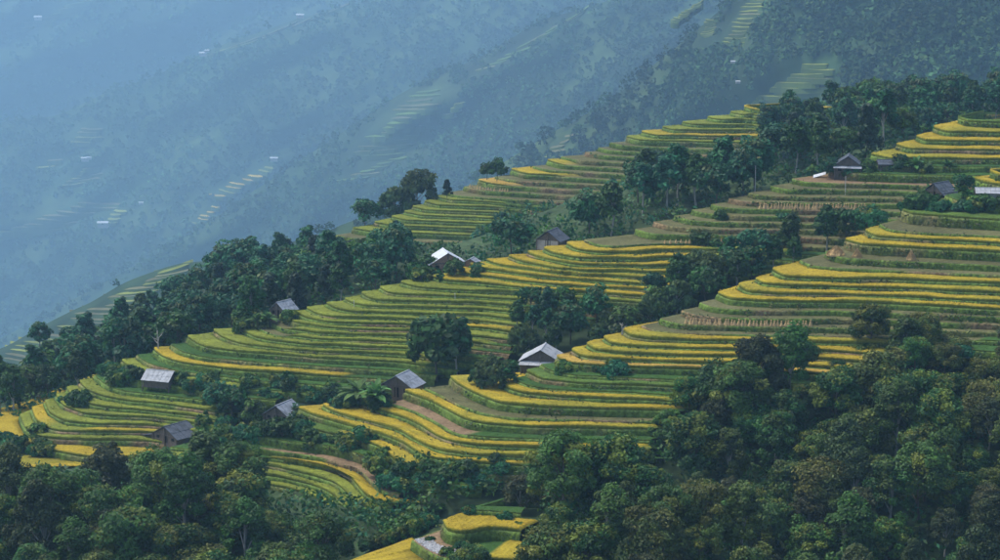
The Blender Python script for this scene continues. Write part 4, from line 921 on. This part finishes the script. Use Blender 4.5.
def hut(name, label, p, ridge, L, W, wall_h, rise, roof, wall, stilt=0.0, group=None, leanto=None, over=.55, door=True, pale_front=None, hip=0.0):
    """gabled hut: ridge runs along local +Y; parts roof > roof_sheet, wall, gable, door, window, post"""
    rz = math.atan2(ridge[1], ridge[0]) - math.pi / 2
    o = empty(name, tuple(p), rz); tag(o, label, 'hut' if 'hut' in name else 'house', group)
    hw, hl = W / 2 - over, L / 2 - over * .7; z0 = stilt; z1 = stilt + wall_h; rr = random.Random(label)
    obj('wall', M('wall', boxm(-hw, hw, -hl, hl, z0 - (2.2 if stilt == 0 else 0), z1)), wall, o)
    for s in (-1, 1):                   # boarded gables
        y = s * hl; g = np.array([(-hw, y - .06 * s, z1), (hw, y - .06 * s, z1), (0, y - .06 * s, z1 + rise * hw / (W / 2)), (-hw, y, z1), (hw, y, z1), (0, y, z1 + rise * hw / (W / 2))])
        obj('gable', mesh_np('gable', g, [np.array([(0, 1, 2), (5, 4, 3)]), np.array([(0, 3, 4, 1), (1, 4, 5, 2), (2, 5, 3, 0)])]), wall, o)
    rf = obj('roof', M('roof', boxm(-.14, .14, -L / 2, L / 2, z1 + rise - .02, z1 + rise + .11)), roof, o)   # ridge cap with the sheets below it
    zb = z1 - rise * (over / (W / 2)) * .9
    nS = max(3, int(round(L / 1.15))); nR = 2
    for s in (-1, 1):
        for a in range(nS):
            for b in range(nR):
                y0, y1 = -L / 2 + L * a / nS, -L / 2 + L * (a + 1) / nS - .05
                t0, t1 = b / nR, (b + 1) / nR + (.04 if b == 0 else 0); dz = .05 * (nR - 1 - b) + rr.uniform(0, .035)
                f = lambda t: (s * W / 2 * t, z1 + rise + (zb - z1 - rise) * t + dz)
                (xa, za), (xb, zb2) = f(t0), f(t1)
                if hip and a in (0, nS - 1):
                    pass
                q = [(xa, y0, za), (xa, y1, za), (xb, y1, zb2), (xb, y0, zb2)]
                if s > 0: q = q[::-1]
                obj('roof_sheet', M('roof_sheet', slab(q, .07)), roof, rf)
    if door:
        d = obj('door', M('door', boxm(-.5, .5, -hl - .07, -hl + .02, z0 + .02, z0 + min(1.9, wall_h - .1))), M_DARK, o)
        for x in (-.58, .58): obj('door_post', M('door_post', boxm(x - .08, x + .08, -hl - .1, -hl + .02, z0, z0 + min(1.95, wall_h - .05))), M_WOOD, d)
        for x in (hw * .62, -hw * .62): obj('window', M('window', boxm(x - .4, x + .4, -hl - .05, -hl + .02, z0 + wall_h * .42, z0 + wall_h * .8)), M_DARK, o)
        obj('beam', M('beam', boxm(-hw - .1, hw + .1, -hl - .12, -hl - .02, z1 - .1, z1 + .08)), M_WOOD, o)
    if pale_front: obj('front_panel', M('front_panel', boxm(-hw, hw, -hl - .09, -hl - .03, z0 - .4, z0 + wall_h * pale_front)), M_PALEWALL, o)
    if stilt or True:
        for x in (-hw, 0, hw):
            for y in (-hl - .25, hl):
                obj('post', M('post', boxm(x - .1, x + .1, y - .1, y + .1, -1.5, z1 + (rise * .85 if x == 0 else 0))), M_WOOD, o)
    if stilt: obj('floor', M('floor', boxm(-hw - .2, hw + .2, -hl - .4, hl + .2, z0 - .18, z0 - .02)), M_WOOD, o)
    if leanto:
        side, w, mat = leanto          # lean-to roof carried on along one slope or in front
        lt = empty('lean_to', (0, 0, 0)); lt.parent = o
        if side in (-1, 1):
            for a in range(nS):
                y0, y1 = -L / 2 + L * a / nS, -L / 2 + L * (a + 1) / nS - .05
                xa, xb = side * (W / 2 - .3), side * (W / 2 + w); q = [(xa, y0, zb - .08), (xa, y1, zb - .08), (xb, y1, zb - .08 - w * .28), (xb, y0, zb - .08 - w * .28)]
                if side > 0: q = q[::-1]
                obj('roof_sheet', M('roof_sheet', slab(q, .07)), mat, lt)
            for y in (-hl, hl): obj('post', M('post', boxm(side * (W / 2 + w - .3) - .08, side * (W / 2 + w - .3) + .08, y - .08, y + .08, -1.5, zb - w * .26 - .15)), M_WOOD, lt)
        else:
            for a in range(4):
                x0, x1 = -W * .46 + W * .92 * a / 4, -W * .46 + W * .92 * (a + 1) / 4 - .05
                obj('roof_sheet', M('roof_sheet', slab([(x0, -hl + .05, zb + .15), (x0, -hl - w, zb + .15 - w * .3), (x1, -hl - w, zb + .15 - w * .3), (x1, -hl + .05, zb + .15)], .07)), mat, lt)
            for x in (-W * .42, W * .42): obj('post', M('post', boxm(x - .08, x + .08, -hl - w + .15, -hl - w + .31, -1.5, zb + .1 - w * .3)), M_WOOD, lt)
    return o
def hut_at(px, py, D): return at_dist(px, py, D)
SFd = lambda i: SF.C[i, NWRAP, 1]
hut('plank_hut', 'open-gabled hut with pale grey sheet roof behind the golden nose', hut_at(543, 368, 402), (1.1, 5.8), 6.4, 8.6, 2.1, 2.1, M_FIBRE, M_WOOD, leanto=(0, 1.6, M_FIBRE))
hut('plank_hut', 'grey plank hut with weathered sheet roof beside a banana clump', on_spur(SF, 402, 395) + [0, 3, -.6], (2.1, 4.4), 5.6, 7.4, 2.3, 1.9, M_GREYROOF, M_WOOD)
hut('stilt_hut', 'stilt hut with bluish grey roof above a dirt bank', on_spur(SM, 284, 422) - [0, 0, .4], (2.2, 4.2), 6.2, 6.8, 1.5, 1.9, M_GREYROOF, M_WOOD, 1.1)
hut('stilt_hut', 'stilt hut with light grey roof on the lower green terraces', on_spur(SM, 161, 388), (1.0, -.34), 6.6, 5.6, 1.6, 1.45, M_FIBRE, M_WOOD, .8)
hut('farm_hut', 'long slate-roofed hut with low side roof behind dark trees', on_spur(SM, 180, 437) + [0, 0, -.3], (3.6, 4.2), 8.6, 8.4, 1.5, 1.9, M_SLATE, M_WOOD, leanto=(-1, 3.2, M_SLATE))
hut('farm_house', 'white-roofed house half hidden by a dark bush', on_spur(SM, 445, 274) + [0, 4, 0], (-.9, 4), 6.5, 8.8, 2.2, 2.3, M_WHITE, M_CLAY)
hut('small_hut', 'tiny clay-walled hut beside the white-roofed house', on_spur(SM, 472, 270) + [0, 2, 0], (1, 3), 2.8, 3.4, 1.7, .6, M_GREYROOF, M_CLAY, door=False)
hut('farm_house', 'dark-roofed house with pale front wall above the gold steps', on_spur(SM, 553, 250) + [0, 6, -.4], (1.6, 3.4), 5.6, 6.4, 2.0, 1.9, M_SLATE, M_WOOD, pale_front=.9)
hut('farm_hut', 'weathered wooden hut with dark roof above the stubble terraces', on_spur(SM, 848, 174), (.8, 4), 5.5, 7.0, 2.4, 2.0, M_SLATE, M_WOOD, leanto=(0, 1.4, M_GREYROOF))
hut('small_hut', 'small wooden shed right of the weathered hut', on_spur(SM, 885, 174) + [0, 0, .7], (4, .3), 4.0, 3.2, 1.9, .7, M_SLATE, M_WOOD)
hut('farm_hut', 'dark-roofed hut among banana plants under the upper gold field', on_spur(SF, 940, 201) + [0, 0, .5], (3.4, 3.0), 5.4, 5.2, 1.9, 1.6, M_SLATE, M_WOOD, leanto=(1, 1.4, M_SLATE))
hut('small_hut', 'low hut with shiny pale tin roof and beige wall', on_spur(SF, 986, 202) + [0, -1, .5], (4, -.4), 5.2, 3.6, 1.9, .7, M_FIBRE, M_PALEWALL)
hut('farm_hut', 'grey roof half hidden in trees above the green terraces', on_spur(SM, 283, 318) + [0, 2, 0], (2.6, 3.4), 4.6, 5.0, 1.8, 1.6, M_GREYROOF, M_WOOD)
hut('small_hut', 'tiny brown-walled shelter in the thicket below the green terraces', on_spur(SM, 277, 384), (4, .5), 2.4, 2.2, 1.0, .5, M_FIBRE, M_CLAY, door=False)
tp = on_spur(SM, 820, 178)
tarp = obj('plastic_sheet', M('plastic_sheet', slab([(-1.6, -.3, .1), (1.2, -.3, .9), (1.5, 1.0, 1.3), (-1.4, 1.2, .5)], .05)), M_WHITE, None, tp); tag(tarp, 'white plastic sheet propped beside the weathered hut', 'sheet')
# tiny white houses far across the valley
FARH = [('G4', 38, 18, 'lone pale house in the haze at the foot of a faint field'), ('G3', 203, 54, 'white house at the lower end of the misty ridge fields'), ('G3', 207, 51, 'small white annex behind the misty ridge house'), ('G3', 300, 16, 'white house at the upper end of the misty ridge fields'), ('G3', 103, 224, 'broad white-roofed house below the hazy valley fields'),
        ('G3', 85, 159, 'white house between two hazy terraced fields'), ('G3', 89, 158, 'second small house beside the one between hazy fields'), ('G3', 274, 159, 'white house above the bright far terraces'), ('G3', 141, 203, 'tiny white house right of the hazy valley fields'), ('G1', 733, 62, 'tiny pinkish house on the forested slope'), ('G1', 738, 82, 'small pale shed in the clearing on the forested slope')]
for ly, px, py, lab in FARH:
    Lr = LAY[ly]; D = float(Lr.D(np.array([px], float), np.array([py], float))[0]) * .985; p = at_dist(px, py, D); s = D / FPX     # metres per pixel there
    w = {'broad': 13}.get(lab.split()[0], 8 if 'small' not in lab and 'tiny' not in lab else 5) * s * .5
    w = min(max(w, 2.2), 15); h = w * .34
    o = empty('farm_house', tuple(p)); tag(o, lab, 'house')
    obj('wall', M('wall', boxm(-w * .9, w * .9, -w * .45, w * .45, -h * 2, h * .8)), M_PALEWALL, o)
    rf = obj('roof', M('roof', slab([(-w, -w * .6, h * .7), (w, -w * .6, h * .7), (w, 0, h * 1.5), (-w, 0, h * 1.5)], .3)), M_WHITE, o)
    obj('roof_slope', M('roof_slope', slab([(-w, 0.02, h * 1.5), (w, .02, h * 1.5), (w, w * .6, h * .7), (-w, w * .6, h * .7)], .3)), M_WHITE, rf)
    obj('door', M('door', boxm(-w * .12, w * .12, -w * .47, -w * .44, 0, h * .6)), M_DARK, o)

# ------------------------------------------------------------------ straw stacks and sheaves
def lathe(prof, k, r, jit=0.0):
    V = []; rg = np.random.default_rng(r)
    for rad, z in prof:
        a = np.linspace(0, 2 * np.pi, k, endpoint=False); q = rad * (1 + jit * (rg.random(k) - .5)); V.append(np.c_[np.cos(a) * q, np.sin(a) * q, z + jit * .3 * rad * (rg.random(k) - .5)])
    n = len(prof); i = np.arange(n - 1)[:, None] * k + np.arange(k)[None]; j = np.arange(n - 1)[:, None] * k + (np.arange(k)[None] + 1) % k
    return np.concatenate(V), np.stack([i, j, j + k, i + k], -1).reshape(-1, 4)
def strawm(seed, h, rad):
    r = np.random.default_rng(seed); body = lathe([(rad, -.2), (rad * .95, h * .08), (rad * .72, h * .33), (rad * .4, h * .66), (rad * .1, h), (.01, h * 1.06)], 14, seed, .35)
    n = 420; t = r.uniform(0, 1, n); a = r.uniform(0, 6.28, n); q = rad * (1.02 - .92 * t ** 1.2); P = np.c_[np.cos(a) * q, np.sin(a) * q, h * t]
    V, F = leaves(P, np.c_[np.cos(a), np.sin(a), 0 * a], .16, r, 4.0, .75, .2)
    return join([body, (V, F)])
for px, py, h, rad, lab in ((836, 255, 1.5, 1.8, 'broad slumped straw stack on the harvested terrace'), (857, 257.5, 1.5, .95, 'pointed straw stack right of the slumped one'), (911, 260, 1.55, .9, 'lone pointed straw stack in the middle of the harvested terrace')):
    p = on_plane(px, py, SF.z[7] - HC); st = obj('straw_stack', M('straw_stack', strawm(int(px), h, rad)), M_STRAW, None, (p[0], p[1], p[2] + .1)); tag(st, lab, 'straw stack')
sh = [M('straw_sheaf', lathe([(.38, -.1), (.33, .2), (.20, .6), (.10, .9), (.15, 1.05), (.02, 1.16)], 9, s, .5)) for s in (1, 2, 3)]
for m_ in sh: m_.materials.append(M_STRAW)
def sheaf_row(S, i, a, b, n, sc, lab, grp):
    k = [int(np.argmin(np.abs(S.PX[i, NWRAP:] - px))) for px in np.linspace(a, b, n)]
    for j, q in enumerate(k):
        c = S.C[i, NWRAP + q]; inn = S.C[i - 1, NWRAP + q]; d = inn[:2] - c[:2]; d = d / (np.linalg.norm(d) + 1e-6)
        o = obj('straw_sheaf', sh[j % 3], None, None, (c[0] + d[0] * (.8 + rr_.uniform(-.1, .3)), c[1] + d[1] * (.8 + rr_.uniform(-.1, .3)), S.z[i] - HC + .05), rr_.uniform(0, 6))
        o.scale = (sc * rr_.uniform(.85, 1.15),) * 2 + (sc * rr_.uniform(.85, 1.15),); tag(o, lab, 'straw sheaf', grp)
sheaf_row(SF, 15, 682, 806, 36, 1.05, 'upright straw sheaf in the row on the harvested front terrace', 'sheaves on the front terrace')
sheaf_row(SM, 11, 758, 864, 42, 1.15, 'upright straw sheaf in the row on the upper stubble terrace', 'sheaves on the upper stubble terrace')
sheaf_row(SM, 16, 662, 746, 18, .8, 'small pale straw bundle in the row above the gold strips', 'straw bundles above the gold strips')
sheaf_row(SB, 16, 466, 505, 14, .9, 'straw sheaf in the row on the far spur', 'sheaves on the far spur')
# ------------------------------------------------------------------ poles, bare tree, stone path
for S, px, py, h, lab in ((SM, 845, 197, 4.6, 'thin pale pole on the stubble terraces below the weathered hut'), (SM, 455, 308, 3.2, 'thin pole on the green terraces right of the house'), (SM, 354, 311, 2.2, 'short pole on the green terraces'), (SM, 755, 190, 5.5, 'tall thin pole in the belt of trees behind the stubble terraces')):
    p = on_spur(S, px, py); o = empty('pole', (p[0], p[1], p[2])); tag(o, lab, 'pole')
    obj('shaft', M('shaft', tube([(0, 0, -.4), (.04, 0, h * .5), (.0, .03, h)], [.10, .085, .07], 6)), M_POLE, o); obj('cap', M('cap', boxm(-.12, .12, -.12, .12, h, h + .07)), M_POLE, o)
def bare_tree(p, h, seed, lab):
    r = np.random.default_rng(seed); o = empty('bare_tree', tuple(p)); tag(o, lab, 'tree')
    obj('trunk', M('trunk', tube([(0, 0, -.5), (.1, 0, h * .4), (-.05, .05, h * .7), (.1, 0, h)], [.22, .17, .11, .04], 6)), M_PALEBARK, o)
    for k in range(6):
        z = h * r.uniform(.35, .85); a = r.uniform(0, 6.28); L = h * r.uniform(.2, .4)
        obj('branch', M('branch', tube([(0, 0, z), (math.cos(a) * L * .6, math.sin(a) * L * .6, z + L * .35), (math.cos(a) * L, math.sin(a) * L, z + L * .8)], [.09, .06, .02], 5)), M_PALEBARK, o)
bare_tree(on_spur(SM, 158, 352), 4.8, 3, 'bare pale trunk at the nose of the green terraces')
bare_tree(on_spur(SF, 622, 336), 2.6, 5, 'small bare stump on the gold nose')
bare_tree(wood_foot(681, 296, dcrest(ft, 681) + 4), 4.2, 6, 'leaning bare trunk in the gully beside the terraces')
r = np.random.default_rng(5); cob = []
ca, cb = SN.C[2, NWRAP:], SN.C[1, NWRAP:]
for _ in range(700):
    q = int(r.uniform(0, 26)); t = r.uniform(.12, .62); p = ca[q] + (cb[q] - ca[q]) * t; s = r.uniform(.10, .24)
    cob.append(((lathe([(s * .9, 0), (s, s * .35), (s * .6, s * .6), (.01, s * .62)], 7, int(r.integers(1e6)), .3)[0] + [p[0] + r.normal() * .1, p[1] + r.normal() * .1, SN.z[2] - HC + .06]), lathe([(1, 0), (1, 1), (1, 2), (1, 3)], 7, 1)[1]))
tag(obj('stone_path', M('stone_path', join(cob)), M_STONE), 'pale cobbled path between the two little gold fields', 'path', kind='stuff')
